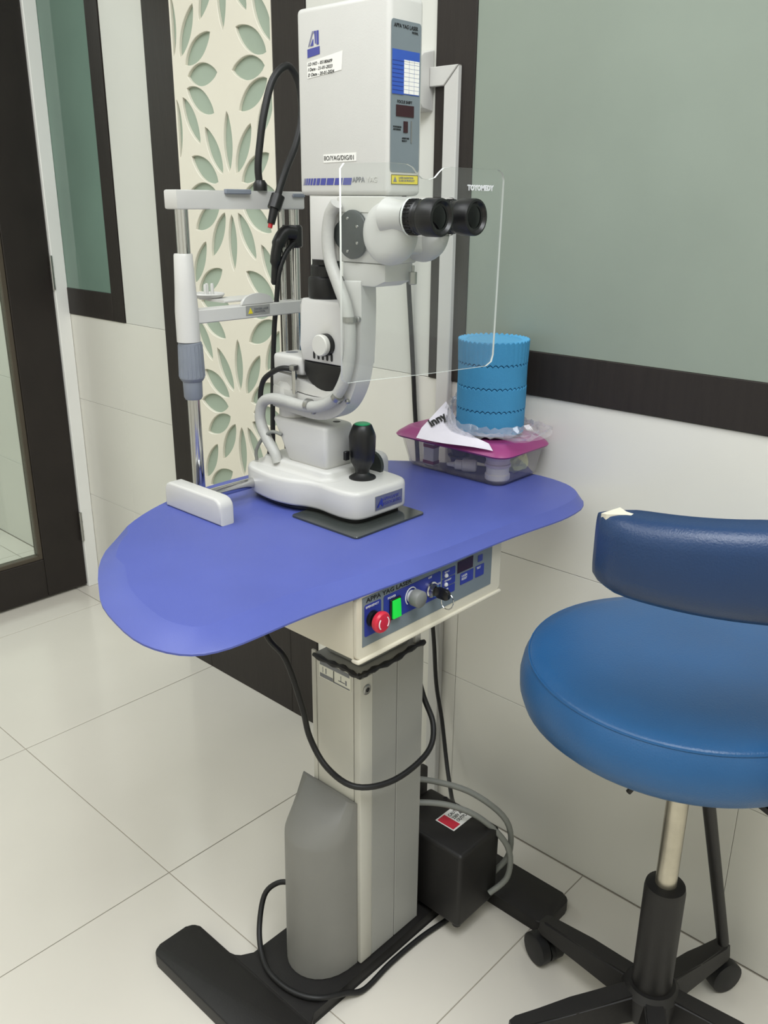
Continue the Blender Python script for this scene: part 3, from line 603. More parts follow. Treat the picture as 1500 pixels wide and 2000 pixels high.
# binocular prism housings and tubes
def drum(cx, half, cy, cz, r):
    prof = []
    for i in range(13):
        a = math.pi*i/12; prof.append((r*(math.sin(a)**0.45 if 0 < i < 12 else 0.0), -half*math.cos(a)))
    return lathebm(bmesh.new(), prof, (cx, cy, cz), 'x', 40)
hd = mk('prism_housing', drum(0.8725, 0.021, 0.7965, 1.2120, 0.0405), INST, mb, ang=60)
mk('prism_housing', drum(0.9305, 0.021, 0.790, 1.2125, 0.0385), INST, mb, ang=60)
box('housing_bridge', 0.880, 0.925, 0.775, 0.812, 1.185, 1.2455, INST, mb, 0.008, 3)
ZE = 1.2325
for cx in (0.8665, 0.9360):
    lathe('eyepiece_tube', [(0.023, 0.0), (0.0215, 0.012), (0.0200, 0.022), (0.0195, 0.036)], (cx, .795, ZE), INST, mb, 'y', 32, -1)
    ep = lathe('eyepiece', [(0.0195, 0.0), (0.0208, 0.002), (0.0208, 0.017), (0.0200, 0.018), (0.0200, 0.024), (0.0218, 0.026), (0.0228, 0.030), (0.0228, 0.050), (0.0220, 0.052), (0.0195, 0.0525), (0.0165, 0.049), (0.0150, 0.0485)], (cx, .7585, ZE), BLACK, mb, 'y', 40, -1, ang=28)
    lathe('eyepiece_lens', [(0.0152, 0.0), (0.0152, 0.001), (0.010, 0.0028), (0, 0.0036)], (cx, .7585-.0470, ZE), LENS, mb, 'y', 32, -1, ang=60)
    kn = bmesh.new()
    for i in range(28):
        a = 2*math.pi*i/28; tubebm(kn, [(cx+.0209*math.cos(a), .756, ZE+.0209*math.sin(a)), (cx+.0209*math.cos(a), .744, ZE+.0209*math.sin(a))], 0.0010, 5)
    mk('knurled_ring', kn, BLACK, mb)
# laser head
hx0, hx1, hy0, hy1, hz0, hz1 = 0.872, 0.936, 0.800, 0.968, 1.2575, 1.487
head = box('laser_head', hx0, hx1, hy0, hy1, hz0, hz1, INST, sl_, 0.007, 4)
tag(head, 'tall white laser head with grey control strip')
def sx(y, z): return (y*1.0163, 1.25+(z-1.25)*1.0163)
def hp(name, pts, m, d=0.0003, th=0.0002, par=head): return prism(name, [sx(*p) for p in pts], 'x', hx0-d-th, hx0-d, m, par)
LEFT = (0, -1, 0)
# emblem: slanted blue letter over a bar
hp('emblem', [(.908, 1.4365), (.931, 1.4345), (.931, 1.4245), (.908, 1.4275)][::-1], LOGO)
hp('emblem', [(.9095, 1.4545), (.9135, 1.4545), (.9135, 1.4385), (.9095, 1.4385)], LOGO)
hp('emblem', [(.9145, 1.4545), (.9175, 1.4545), (.9165, 1.4405), (.9148, 1.4395)], LOGO)
hp('emblem', [(.9180, 1.4545), (.9215, 1.4545), (.9295, 1.4375), (.9270, 1.4375), (.9200, 1.4520), (.9180, 1.4520)], LOGOG)
hp('emblem', [(.9195, 1.4455), (.9205, 1.4455), (.9255, 1.4375), (.9195, 1.4380)], LOGO)
# paper sticker with handwriting
stk = hp('paper_sticker', [(.8665, 1.4275), (.8905, 1.4245), (.932, 1.4195), (.9315, 1.4005), (.8685, 1.4060)], PAPER, 0.0002, 0.0003)
for i, s in enumerate(('I.D NO - 05180609', 'I Date - 21-01-2023', 'D Date - 20-01-2024')):
    y_, z_ = sx(.9305, 1.4150-0.0062*i)
    text('handwriting', s, 0.0055, (hx0-0.0007, y_, z_), (0, -1, 0.03), (0, 0.03, 1), INK, stk, shear=0.25, xs=1.05)
s2 = hp('paper_sticker', [(.843, 1.3092), (.9035, 1.3082), (.9035, 1.2980), (.843, 1.2992)], PAPER, 0.0002, 0.0004)
y_, z_ = sx(.9025, 1.3008)
text('lettering', 'IIO/YAG/DIG/01', 0.0082, (hx0-0.0008, y_, z_), LEFT, UZ, INK, s2, xs=1.02)
# stripe of growing blue blocks
cuts = [(.9440, .9415), (.9405, .9395), (.9383, .9362), (.9348, .9318), (.9303, .9268), (.9252, .9205), (.9188, .9125), (.9108, .9010), (.8990, .8860), (.8838, .8700), (.8680, .8530)]
for i, (a, b) in enumerate(cuts[0:11]):
    sk = 0.0022; hp('stripe_block', [(a, 1.2705), (b, 1.2705), (b-sk, 1.2790), (a-sk, 1.2790)], LOGOG if i < 1 else LOGO)
y_, z_ = sx(.8500, 1.2735); text('lettering', 'APPA', 0.0095, (hx0-0.0005, y_, z_), LEFT, UZ, INKG, head, xs=1.0)
y_, z_ = sx(.8245, 1.2735); text('lettering', 'YAG', 0.0095, (hx0-0.0005, y_, z_), LEFT, UZ, INSTG, head, xs=1.0)
# control strip on the operator side
def px_(x): return 0.9036+(x-0.8880)*1.0163
def pz(z): return 1.25+(z-1.25)*1.0163
def pp(name, x0, x1, z0, z1, m, d=0.0006, r=0.0, par=head):
    a, b, c, e = px_(x0), px_(x1), pz(z0), pz(z1)
    return prism(name, rrect(a, b, c, e, r) if r else rect(a, b, c, e), 'y', hy0-d, hy0-d+0.0004, m, par)
strip = pp('control_strip', .8595, .9135, 1.2855, 1.455, PANELG, 0.0006, 0.004)
bc = pp('chart_print', .8610, .9110, 1.3745, 1.4230, PBLUE2, 0.0010, 0, strip)
for r_ in range(9): pp('chart_line', .8610, .9110 if r_ < 1 else .8815, 1.4110-0.0046*r_-0.0002, 1.4110-0.0046*r_+0.0001, PBLUE, 0.0014, 0, strip)
for r_ in range(8):
    for c_ in range(3):
        pp('chart_cell', .8822+.0096*c_, .8822+.0096*c_+.0089, 1.4128-.0047*(r_+1)+.0004, 1.4128-.0047*r_, PAPER, 0.0014, 0, strip)
pp('display_window', .8685, .9015, 1.3495, 1.3625, DISP, 0.0014, 0, strip)
pp('slider_window', .8825, .8905, 1.3315, 1.3445, DISP, 0.0014, 0, strip)
pp('slider_groove', .8965, .8985, 1.3200, 1.3455, KNOBG, 0.0014, 0, strip)
text('lettering', 'APPA YAG LASER', 0.0062, (px_(.8635), hy0-0.0010, pz(1.4465)), RX, UZ, INK, strip, xs=0.93)
text('lettering', 'MODEL', 0.0035, (px_(.896), hy0-0.0010, pz(1.4425)), RX, UZ, INK, strip)
text('lettering', 'FOCUS SHIFT', 0.0050, (px_(.8705), hy0-0.0010, pz(1.3645)), RX, UZ, INK, strip, xs=0.95)
text('lettering', 'POSTERIOR\nANTERIOR', 0.0030, (px_(.8635), hy0-0.0010, pz(1.3365)), RX, UZ, INK, strip)
text('lettering', 'APERTURE\nSELECT', 0.0030, (px_(.880), hy0-0.0010, pz(1.3240)), RX, UZ, INK, strip)
yl = pp('warning_label', .8615, .9125, 1.2710, 1.2825, YELL, 0.0005)
fx_ = [px_(.8615), px_(.9125), pz(1.2710), pz(1.2825)]
for (a, b, c, e) in ((fx_[0], fx_[1], fx_[3]-.0006, fx_[3]), (fx_[0], fx_[1], fx_[2], fx_[2]+.0006), (fx_[0], fx_[0]+.0006, fx_[2], fx_[3]), (fx_[1]-.0006, fx_[1], fx_[2], fx_[3])):
    prism('label_border', rect(a, b, c, e), 'y', hy0-.0008, hy0-.0006, INK, yl)
prism('hazard_triangle', [(fx_[0]+.0035, fx_[2]+.003), (fx_[0]+.0105, fx_[2]+.003), (fx_[0]+.007, fx_[3]-.0020)], 'y', hy0-.0008, hy0-.0006, INKG, yl)
text('lettering', 'LASER RADIATION\nCLASS 3B PRODUCT', 0.0034, (fx_[0]+.014, hy0-.0008, fx_[3]-.0048), RX, UZ, INKG, yl)
# breath shield: clear sheet with a dip in its top edge
YS = 0.752
so = [(0.739, 1.046), (0.739, 1.285), (0.745, 1.291), (0.82, 1.294), (0.852, 1.2935), (0.863, 1.290), (0.872, 1.2825), (0.881, 1.2775), (0.893, 1.2765), (0.905, 1.279), (0.914, 1.286), (0.922, 1.291), (0.935, 1.2925), (1.040, 1.292), (1.050, 1.288), (1.054, 1.279), (1.052, 1.18), (1.049, 1.041), (1.045, 1.031), (1.032, 1.026), (0.90, 1.032), (0.766, 1.040), (0.748, 1.0405)]
# notch from the bottom of the tubes: the sheet is cut round both eyepieces
def holed(name, outer_, holes, y, th, m, parent):
    cu = D.curves.new('tmp', 'CURVE'); cu.dimensions = '2D'; cu.fill_mode = 'BOTH'; cu.extrude = th/2
    for lp in [outer_]+holes:
        sp = cu.splines.new('POLY'); sp.points.add(len(lp)-1); sp.use_cyclic_u = True
        for i, (u, v) in enumerate(lp): sp.points[i].co = (u, v, 0, 1)
    to = D.objects.new('tmp', cu); COL.objects.link(to); dg = bpy.context.evaluated_depsgraph_get(); dg.update()
    me = D.meshes.new_from_object(to.evaluated_get(dg)); bm = bmesh.new(); bm.from_mesh(me); D.objects.remove(to)
    for v in bm.verts: v.co = Vector((v.co.x, y+v.co.z, v.co.y))
    for f in bm.faces: f.material_index = 0 if abs(f.normal.y) > 0.7 else 1
    o = mk(name, bm, m, parent, smooth=False); return o
hole = []
for cx, a0, a1 in ((0.9360, -90, 90), (0.8665, 90, 270)):
    for k in range(0, 13):
        a = math.radians(a0+(a1-a0)*k/12); hole.append((cx+0.0240*math.cos(a), ZE+0.0240*math.sin(a)))
hole = hole[:13]+[(0.935, ZE+.0262), (0.868, ZE+.0262)][:0]+hole[13:]
sh = holed('breath_shield', so, [hole], YS, 0.003, [ACRYL, ACEDGE], sl_)
tag(sh, 'clear acrylic breath shield with bright edges')
for f in sh.data.polygons: f.material_index = 0 if abs(f.normal.y) > 0.7 else 1
text('lettering', 'TOYOMEDY', 0.0092, (0.971, YS-0.0022, 1.2655), RX, UZ, WINK, sh, bold=0.0005, xs=1.12)
# joystick
jx, jy = 0.915, 0.888
lathe('joystick_boot', [(0.021, 0), (0.0205, 0.002), (0.013, 0.005), (0.010, 0.009)], (jx, jy, 0.8528), BLACKR, sl_)
js = lathe('joystick', [(0.0105, 0.0), (0.0115, 0.006), (0.0175, 0.016), (0.0195, 0.028), (0.0205, 0.056), (0.0195, 0.060), (0.0195, 0.0605), (0.0145, 0.073), (0.013, 0.0745)], (jx, jy, 0.8620), BLACK, sl_, ang=30)
lathe('trigger_button', [(0.0118, 0), (0.0118, 0.0012), (0.0095, 0.0022), (0, 0.0024)], (jx, jy, 0.9362), GREEN, js)
box('joystick_clip', jx-0.0275, jx-0.0185, jy+0.008, jy+0.014, 0.883, 0.897, BLACK, js, 0.001, 1)
lathe('height_wheel', [(0.021, 0), (0.021, 0.006)], (0.953, 0.905, 0.862), OVAL, sl_, 'x', 32)
# hoses and cables of the lamp
def hz_(l, x=0.8615): return [(x, a*1.0141, 1.25+(b-1.25)*1.0141) for a, b in l]
tube('light_hose', hz_([(.872, 1.2475), (.884, 1.232), (.889, 1.205), (.885, 1.175), (.870, 1.145), (.856, 1.118), (.848, 1.085), (.850, 1.045), (.861, 1.012), (.882, .985), (.912, .970), (.95, .9655), (.985, .967), (1.015, .966), (1.038, .957), (1.047, .935), (1.042, .915), (1.030, .897), (1.014, .880), (1.008, .866)]), 0.0086, HOSE, sl_, 6, 14)
def ring_clip(y, z, ty, tz):
    v = Vector((0, ty, tz)).normalized()*0.0035; c = Vector((0.8610, y, z))
    return tube('hose_clip', [tuple(c-v), tuple(c+v)], 0.0096, STEEL, sl_, 0, 16)
ring_clip(.860, 1.098, 0.0, 1.0); ring_clip(.885, .986, 0.6, -0.6); ring_clip(.947, .965, 1, 0)
for y, z in ((.852, 1.098), (.874, .980), (.947, .9525)): lathe('clip_screw', [(0.0035, 0), (0.0035, 0.004), (0.002, 0.005)], (0.8722, y, z), STEEL, sl_, 'x', 12, -1)
tube('lamp_cord', [(0.868, .985, 1.012), (0.862, 1.005, 1.012), (0.862, 1.03, 1.002), (0.862, 1.052, .985), (0.862, 1.060, .955), (0.865, 1.058, .92), (0.87, 1.05, .89), (0.875, 1.06, .856)], 0.0042, BLACKR, sl_)
tube('grey_cord', [(0.868, 1.018, .905), (0.862, 1.035, .908), (0.858, 1.055, .893), (0.856, 1.068, .872), (0.858, 1.070, .856)], 0.0028, CABG, sl_)

# ------------------------------------------------------------ STORAGE BOX, FOAM, BAG
sbx = thing('storage_box', (1.215, 0.90, 0.80), 'clear plastic storage box with magenta lid on right end of blue table', 'storage box')
def ringmesh(levels, m, name, parent, cap0=True, cap1=False):
    bm = bmesh.new(); rg = [[bm.verts.new((x, y, z)) for x, y in pl] for pl, z in levels]
    for a, b in zip(rg, rg[1:]):
        for i in range(len(a)): bm.faces.new((a[i], a[(i+1) % len(a)], b[(i+1) % len(a)], b[i]))
    if cap0: bm.faces.new(rg[0])
    if cap1: bm.faces.new(rg[-1])
    return mk(name, bm, m, parent, ang=50)
ringmesh([(rrect(1.158, 1.268, 0.805, 1.005, 0.016), 0.8008), (rrect(1.153, 1.272, 0.799, 1.010, 0.018), 0.806), (rrect(1.142, 1.278, 0.790, 1.021, 0.022), 0.8525), (rrect(1.139, 1.280, 0.787, 1.024, 0.022), 0.8535),
          (rrect(1.1435, 1.2765, 0.7915, 1.0195, 0.022), 0.8534), (rrect(1.1545, 1.2705, 0.8005, 1.0085, 0.018), 0.8072), (rrect(1.159, 1.267, 0.806, 1.004, 0.016), 0.8022)], TUBC, 'tub', sbx, True, True)
ringmesh([(rrect(1.136, 1.2835, 0.783, 1.028, 0.024), 0.8540), (rrect(1.134, 1.2845, 0.781, 1.030, 0.025), 0.8570), (rrect(1.137, 1.2825, 0.784, 1.027, 0.024), 0.8610), (rrect(1.150, 1.272, 0.800, 1.012, 0.02), 0.8720), (rrect(1.155, 1.268, 0.805, 1.007, 0.018), 0.8730)], MAG, 'lid', sbx, True, True)
FC = (1.212, 0.868)
fm = thing('foam_cylinder', (FC[0], FC[1], 0.879), 'blue foam cylinder of scalloped rings standing on the magenta lid', 'foam cylinder')
def scal(i, n, base): return base+0.0034*abs(math.sin(math.pi*i*40/n))
NSEG = 240; zt = [0.8795, 0.918, 0.9565, 0.995, 1.0335]
for k in range(4):
    bm = bmesh.new(); R0 = 0.0585+0.0005*(k % 2); cols = []
    for i in range(NSEG):
        a = 2*math.pi*i/NSEG; zb = scal(i, NSEG, zt[k])+(0.0012 if k else -0.0034*abs(math.sin(math.pi*i*40/NSEG))); ztp = scal(i, NSEG, zt[k+1])
        rim = R0+(0.0012*abs(math.sin(math.pi*i*40/NSEG)) if k == 3 else 0)
        cols.append([bm.verts.new((FC[0]+r*math.cos(a), FC[1]+r*math.sin(a), z)) for r, z in ((R0-0.012, zb), (R0-0.0008, zb), (R0, zb+0.001), (rim, ztp-0.001), (rim-0.001, ztp), (R0-0.012, ztp-0.0015 if k == 3 else ztp))])
    for i in range(NSEG):
        a, b = cols[i], cols[(i+1) % NSEG]
        for j in range(6):
            f = bm.faces.new((a[j], b[j], b[(j+1) % 6], a[(j+1) % 6]))
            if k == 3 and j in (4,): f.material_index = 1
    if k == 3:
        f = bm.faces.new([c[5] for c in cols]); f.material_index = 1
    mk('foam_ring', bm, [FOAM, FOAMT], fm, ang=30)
pp_ = thing('paper_insert', (1.19, 0.93, 0.882), 'white printed paper on the magenta lid beside blue foam cylinder', 'paper')
bm = bmesh.new(); gv = []
for i in range(9):
    row = []
    for j in range(7):
        u, v = i/8, j/6
        a0 = Vector((1.138, 0.806, 0.8755)).lerp(Vector((1.112, 0.950, 0.8755)), u); a1 = Vector((1.148, 0.868, 0.882)).lerp(Vector((1.235, 0.985, 0.906)), u); q = a0.lerp(a1, v)
        z = q.z+0.0006*math.sin(5*u+3*v)
        if v == 0: z = 0.8665+0.001*math.sin(7*u)
        row.append(bm.verts.new((q.x, q.y, z)))
    gv.append(row)
for i in range(8):
    for j in range(6): bm.faces.new((gv[i][j], gv[i+1][j], gv[i+1][j+1], gv[i][j+1]))
mk('sheet', bm, PAPER2, pp_, ang=60)
e1 = Vector((.123, .035, .0305)); e2 = Vector((-.026, .144, 0.0)); rd = e1-0.30*e2; upv = 0.62*e1+0.5*e2; nn_ = e1.cross(e2).normalized()
o1 = Vector((1.112, .950, .8755))+0.20*e1-0.12*e2+nn_*0.0022; o2 = Vector((1.112, .950, .8755))+0.40*e1-0.42*e2+nn_*0.0022
text('lettering', 'inny', 0.040, o1, rd, upv, INK, pp_, bold=0.0012, ext=0.0002, xs=0.62)
text('lettering', 'P', 0.036, o2, rd, upv, INK, pp_, bold=0.0012, ext=0.0002, xs=0.62)
# crumpled clear bag round the foot of the foam
random.seed(11)
bm = bmesh.new(); rings = []; NB = 64
for j, (r, z) in enumerate(((0.0625, 0.8865), (0.066, 0.897), (0.070, 0.8905), (0.0765, 0.884), (0.082, 0.8885), (0.089, 0.8815), (0.094, 0.888), (0.097, 0.881))):
    ring = []
    for i in range(NB):
        a = 2*math.pi*i/NB; jr = random.uniform(-0.003, 0.003)+0.004*math.sin(5*a+j); jz = random.uniform(-0.0025, 0.0035)
        rr_ = min(r+jr, 0.099 if math.cos(a-math.radians(165)) < 0.35 else 0.064+0.0012*j); x = FC[0]+rr_*math.cos(a); y = FC[1]+rr_*math.sin(a)*1.12
        back = max(0, math.cos(a-math.radians(85)))**2*0.034*(1 if j in (1, 2, 3, 4) else 0.3)
        x = min(x, 1.2855); ring.append(bm.verts.new((x, y, max(z+jz, 0.8800)+back)))
    rings.append(ring)
for a, b in zip(rings, rings[1:]):
    for i in range(NB):
        bm.faces.new((a[i], a[(i+1) % NB], b[(i+1) % NB])); bm.faces.new((a[i], b[(i+1) % NB], b[i]))
tag(mk('plastic_bag', bm, BAG, None, ang=20), 'crumpled clear plastic bag gathered round foot of blue foam cylinder', 'plastic bag')
# contents
t = thing('medicine_carton', (1.175, 0.975, 0.8025), 'small white and dusty red carton at left end inside the clear box', 'carton')
box('carton_body', 1.166, 1.182, 0.955, 0.978, 0.803, 0.845, PAPER, t, 0.0005, 1)
for z0, z1 in ((0.806, 0.812), (0.836, 0.842)):
    bm = bmesh.new(); bbox(bm, 1.1654, 1.1825, 0.9545, 0.9785, z0, z1); mk('red_band', bm, PINKC, t)
def lying(name, loc, dirv, prof, m, seg=24):
    bm = lathebm(bmesh.new(), prof, (0, 0, 0), 'x', seg); Rm = Matrix.Rotation(dirv, 4, 'Z'); bmesh.ops.transform(bm, matrix=Matrix.Translation(loc) @ Rm, verts=bm.verts[:]); return bm
t = thing('dropper_bottle', (1.175, 0.885, 0.8025), 'white dropper bottle lying on its side inside the clear box', 'bottle')
bmn = lying('x', (1.180, 0.900, 0.8145), math.radians(-60), [(0.0, -0.0), (0.010, 0.0), (0.0115, 0.002), (0.0115, 0.022), (0.010, 0.025)], None); mk('bottle_body', bmn, CREAMP, t)
bmn = lying('x', (1.180, 0.900, 0.8145), math.radians(120), [(0.009, 0.0005), (0.009, 0.012), (0.005, 0.014), (0.0035, 0.026), (0.001, 0.028)], None); mk('bottle_nozzle', bmn, CREAMP, t)
t = thing('clear_jar', (1.185, 0.825, 0.8025), 'lilac clear jar with ringed lid standing at front corner inside box', 'jar')
lathe('jar_body', [(0.020, 0), (0.0215, 0.002), (0.0215, 0.010), (0.0195, 0.012), (0.0195, 0.022), (0.021, 0.024)], (1.186, 0.8285, 0.803), CREAMP, t)
lathe('jar_lid', [(0.0225, 0), (0.0225, 0.004), (0.0205, 0.005), (0.0205, 0.012), (0.022, 0.014), (0.022, 0.018), (0.012, 0.020)], (1.186, 0.8285, 0.8275), LILAC, t)
t = thing('yellow_pouch', (1.240, 0.825, 0.8025), 'crumpled yellow-green plastic pouch at right end inside the clear box', 'pouch')
random.seed(5); bm = bmesh.new(); bmesh.ops.create_icosphere(bm, subdivisions=3, radius=1)
for v in bm.verts:
    k = 1+random.uniform(-0.13, 0.13); v.co = Vector((1.236+v.co.x*0.022*k, 0.830+v.co.y*0.024*k, 0.825+v.co.z*0.021*k))
mk('pouch_film', bm, YGRN, t, ang=10)
t = thing('stacked_cups', (1.225, 0.935, 0.8025), 'dark plum plastic cups stacked in middle of the clear box', 'cups')
for i in range(3): lathe('cup', [(0.013, 0), (0.018+0.001*i, 0.014), (0.020, 0.0145), (0.020, 0.016)], (1.215, 0.935, 0.803+0.0165*i), DKPURP, t)
t = thing('flat_case', (1.24, 0.96, 0.8025), 'dark flat case leaning at the back inside the clear box', 'case')
box('case_body', 1.243, 1.256, 0.885, 0.985, 0.803, 0.846, DKPURP, t, 0.002, 2)

# ------------------------------------------------------------ STOOL
SC = (1.07, 0.415); HUB = (1.045, 0.39)
stl = thing('operator_stool', (HUB[0], HUB[1], 0), 'round blue vinyl stool with curved padded backrest and black star base', 'stool')
prof = [(0.06, 0.0), (0.19, 0.0), (0.208, 0.004), (0.219, 0.014), (0.2245, 0.030), (0.2255, 0.050), (0.222, 0.068), (0.216, 0.080), (0.2135, 0.0835), (0.211, 0.0855), (0.19, 0.0895), (0.12, 0.093), (0.0, 0.094)]
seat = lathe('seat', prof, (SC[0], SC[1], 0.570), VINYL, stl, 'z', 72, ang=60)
tube('seat_seam', [(SC[0]+0.2150*math.cos(2*math.pi*i/72), SC[1]+0.2150*math.sin(2*math.pi*i/72), 0.652) for i in range(73)], 0.0016, VINYL, seat, 0, 6)
# backrest: arc band hugging the near side of the seat
A0, A1, NA = 173, 306, 44; bm = bmesh.new(); rg = []
for i in range(NA+1):
    a = math.radians(A0+(A1-A0)*i/NA); e = min(i, NA-i)/5.0; k = 1.0 if e >= 1 else math.sqrt(max(0.0, 1-(1-e)**2))*0.42+0.58*min(1, e*1.2+0.25)
    k = min(1, k); rc = 0.236; zc = 0.8915+0.0065*min(1, i/14); hw, hh = 0.031*k, 0.0425*(0.80+0.20*k)+0.003*min(1, i/14); ring = []
    for (u, v) in rrect(-1, 1, -1, 1, 0.55, 4):
        uu = u*hw*(1.0+0.10*(1-v*v)); ring.append(bm.verts.new((SC[0]+(rc+uu)*math.cos(a), SC[1]+(rc+uu)*math.sin(a), zc+v*hh-(max(0, -v)*(0.002+0.014*min(1, i/16))))))
    rg.append(ring)
for a, b in zip(rg, rg[1:]):
    for j in range(len(a)): bm.faces.new((a[j], a[(j+1) % len(a)], b[(j+1) % len(a)], b[j]))
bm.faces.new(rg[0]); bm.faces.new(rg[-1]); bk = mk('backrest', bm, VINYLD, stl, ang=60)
bm = bmesh.new(); tr = []
for (ai, ri) in ((174.6, 0.222), (175.2, 0.246), (177.5, 0.252), (182.0, 0.2455), (187.0, 0.2405), (181.0, 0.2360), (178.0, 0.2280)):
    tr.append((SC[0]+ri*math.cos(math.radians(ai)), SC[1]+ri*math.sin(math.radians(ai))))
for (q, z) in ((tr, 0.9285),):
    va = [bm.verts.new((x, y, z+0.0085*min(1, i/3)-0.001)) for i, (x, y) in enumerate(q)]; vb = [bm.verts.new((x, y, z-0.012)) for x, y in q]
    bm.faces.new(va); bm.faces.new(vb[::-1])
    for i in range(len(q)): bm.faces.new((va[i], vb[i], vb[(i+1) % len(q)], va[(i+1) % len(q)]))
tag(mk('exposed_foam', bm, mat('cream_foam', (214, 208, 190), 0.9, var=0.05), bk), 'cream foam showing through torn vinyl corner')
# bracket from under the seat to the backrest
ab = math.radians(246); ux, uy = math.cos(ab), math.sin(ab)
bp_ = [(SC[0]+ux*r, SC[1]+uy*r, z) for r, z in ((0.05, 0.558), (0.24, 0.556), (0.285, 0.575), (0.295, 0.64), (0.292, 0.80), (0.272, 0.89))]
bm = bmesh.new(); rg = []; tn = Vector((-uy, ux, 0)); P = cat(bp_, 5)
for i, p in enumerate(P):
    t_ = (P[min(i+1, len(P)-1)]-P[max(i-1, 0)]).normalized(); nn = t_.cross(tn)
    rg.append([bm.verts.new(p+tn*su*0.03+nn*sv*0.004) for su, sv in ((-1, -1), (1, -1), (1, 1), (-1, 1))])
for a, b in zip(rg, rg[1:]):
    for j in range(4): bm.faces.new((a[j], a[(j+1) % 4], b[(j+1) % 4], b[j]))
bm.faces.new(rg[0]); bm.faces.new(rg[-1]); mk('backrest_bracket', bm, DARKM, stl)
prism('seat_plate', rrect(HUB[0]-0.09, HUB[0]+0.09, HUB[1]-0.09, HUB[1]+0.09, 0.02), 'z', 0.562, 0.5695, DARKM, stl)
lathe('gas_lift_piston', [(0.0155, 0.0), (0.0155, 0.262)], (HUB[0], HUB[1], 0.30), mat('worn_chrome', (190, 184, 168), 0.28, 0.9, var=0.15, vscale=25), stl)
lathe('lift_sleeve', [(0.030, 0.0), (0.030, 0.22), (0.0285, 0.228), (0.0165, 0.231)], (HUB[0], HUB[1], 0.075), DARKM, stl)
lathe('hub', [(0.040, 0.0), (0.044, 0.008), (0.044, 0.045), (0.036, 0.056)], (HUB[0], HUB[1], 0.060), DARKM, stl)
tube('height_lever', [(HUB[0]-0.01, HUB[1]+0.01, 0.555), (HUB[0]-0.03, HUB[1]+0.02, 0.53), (HUB[0]-0.055, HUB[1]+0.05, 0.47)], 0.004, DARKM, stl)
tube('strut', [(1.052, 0.372, 0.56), (1.212, 0.345, 0.10)], 0.0095, DARKM, stl, 0)
for ad in (-13, 84, 146, 214, 281):
    a = math.radians(ad); u = Vector((math.cos(a), math.sin(a), 0)); n_ = Vector((-u.y, u.x, 0)); L = {-13: 0.178, 84: 0.196}.get(ad, 0.215)
    bm = bmesh.new(); rg = []
    for r, z0, z1, hw in ((0.036, 0.062, 0.110, 0.021), (L*0.6, 0.062, 0.100, 0.019), (L, 0.061, 0.090, 0.016), (L+0.014, 0.063, 0.084, 0.012)):
        c = Vector((HUB[0], HUB[1], 0))+u*r; rg.append([bm.verts.new(c+n_*sgn*hw*(0.75 if zz == z1 else 1)+Vector((0, 0, zz))) for sgn, zz in ((-1, z0), (1, z0), (1, z1), (-1, z1))])
    for p, q in zip(rg, rg[1:]):
        for j in range(4): bm.faces.new((p[j], p[(j+1) % 4], q[(j+1) % 4], q[j]))
    bm.faces.new(rg[0]); bm.faces.new(rg[-1]); bmesh.ops.bevel(bm, geom=[e for e in bm.edges if e.calc_length() > 0.03], offset=0.003, segments=2, affect='EDGES')
    leg = mk('leg', bm, DARKM, stl, ang=40)
    c = Vector((HUB[0], HUB[1], 0))+u*L
    cs = bmesh.new(); wd = Vector((u.y*0.8-u.x*0.2, -u.x*0.8-u.y*0.2, 0)).normalized()
    for s in (-1, 1):
        c0 = c+u*0.008+wd*(s*0.014)+Vector((0, 0, 0.0285)); tubebm(cs, [c0-wd*0.010, c0-wd*0.008, c0+wd*0.008, c0+wd*0.010], [0.0250, 0.0285, 0.0285, 0.0250], 20)
    lathebm(cs, [(0.005, 0.03), (0.005, 0.066)], (c.x, c.y, 0), 'z', 10); tubebm(cs, [c+Vector((0, 0, 0.0255))-wd*0.004, c+Vector((0, 0, 0.0255))+wd*0.004], [0.020, 0.020], 14)
    mk('caster', cs, BLACKR, leg, ang=40)

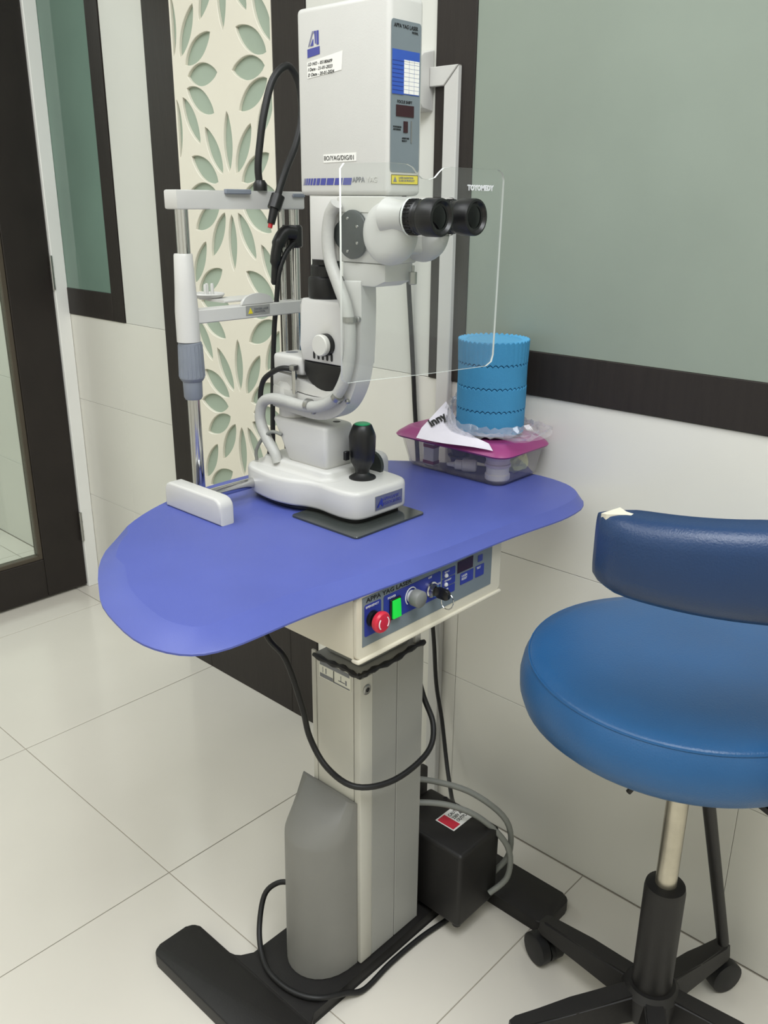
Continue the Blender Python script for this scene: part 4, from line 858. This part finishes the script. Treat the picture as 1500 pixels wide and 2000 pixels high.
# ------------------------------------------------------------ TRANSFORMER AND CABLES AT THE FLOOR
tf = thing('isolation_transformer', (1.05, 0.80, 0.026), 'black isolation transformer box with red and white label behind column', 'transformer')
box('casing', 0.985, 1.100, 0.72, 0.885, 0.034, 0.190, DARKM, tf, 0.008, 3)
box('rear_panel', 0.985, 1.098, 0.890, 0.905, 0.034, 0.235, DARKM, tf, 0.003, 2)
for x in (1.0, 1.085):
    for y in (0.735, 0.87): lathe('rubber_foot', [(0.008, 0), (0.009, 0.0075)], (x, y, 0.0258), BLACKR, tf, seg=14)
tl = prism('rating_label', rect(1.030, 1.092, 0.772, 0.815), 'z', 0.1903, 0.1908, PAPER, tf)
prism('red_print', rect(1.032, 1.052, 0.775, 0.812), 'z', 0.1910, 0.1913, RED, tl)
text('lettering', 'CAUTION\n230V AC\nOUTPUT', 0.010, (1.055, 0.801, 0.1911), RX, (0, 1, 0), INK, tl, xs=0.8)
tag(tube('grey_power_cord', [(0.985, 0.897, 0.246), (1.01, 0.87, 0.262), (1.05, 0.83, 0.255), (1.09, 0.775, 0.235), (1.118, 0.72, 0.19), (1.122, 0.712, 0.12), (1.106, 0.735, 0.07)], 0.0055, CABG), 'thick grey cord arching over the black transformer, nearer the wall', 'cord')
tag(tube('grey_power_cord', [(0.978, 0.85, 0.232), (1.0, 0.83, 0.238), (1.04, 0.79, 0.23), (1.075, 0.745, 0.205), (1.104, 0.705, 0.15), (1.100, 0.698, 0.09), (1.07, 0.716, 0.06)], 0.0055, CABG), 'second grey cord looping in front over black transformer, lower one', 'cord')
tag(tube('looped_power_cable', [(0.79, 1.02, 0.765), (0.79, 0.987, 0.61), (0.79, 0.935, 0.572), (0.79, 0.899, 0.502), (0.79, 0.882, 0.452), (0.79, 0.843, 0.415), (0.80, 0.79, 0.402), (0.86, 0.765, 0.395), (0.94, 0.765, 0.405), (0.978, 0.785, 0.43), (0.986, 0.815, 0.47), (0.985, 0.85, 0.55), (0.975, 0.92, 0.64), (0.955, 0.95, 0.70), (0.95, 0.96, 0.775)], 0.0048, BLACKR), 'black cable hanging in a loop under the blue table round the column', 'cable')
tag(tube('floor_cable', [(0.80, 0.945, 0.12), (0.786, 0.972, 0.112), (0.765, 0.985, 0.09), (0.735, 0.965, 0.05), (0.712, 0.93, 0.031), (0.698, 0.89, 0.0305), (0.70, 0.84, 0.0305), (0.72, 0.80, 0.0305), (0.765, 0.782, 0.018), (0.80, 0.772, 0.006), (0.87, 0.776, 0.006), (0.95, 0.774, 0.006), (1.02, 0.765, 0.006), (1.06, 0.765, 0.006)], 0.0048, BLACKR), 'black cable looping over the foot beside the grey column cover', 'cable')
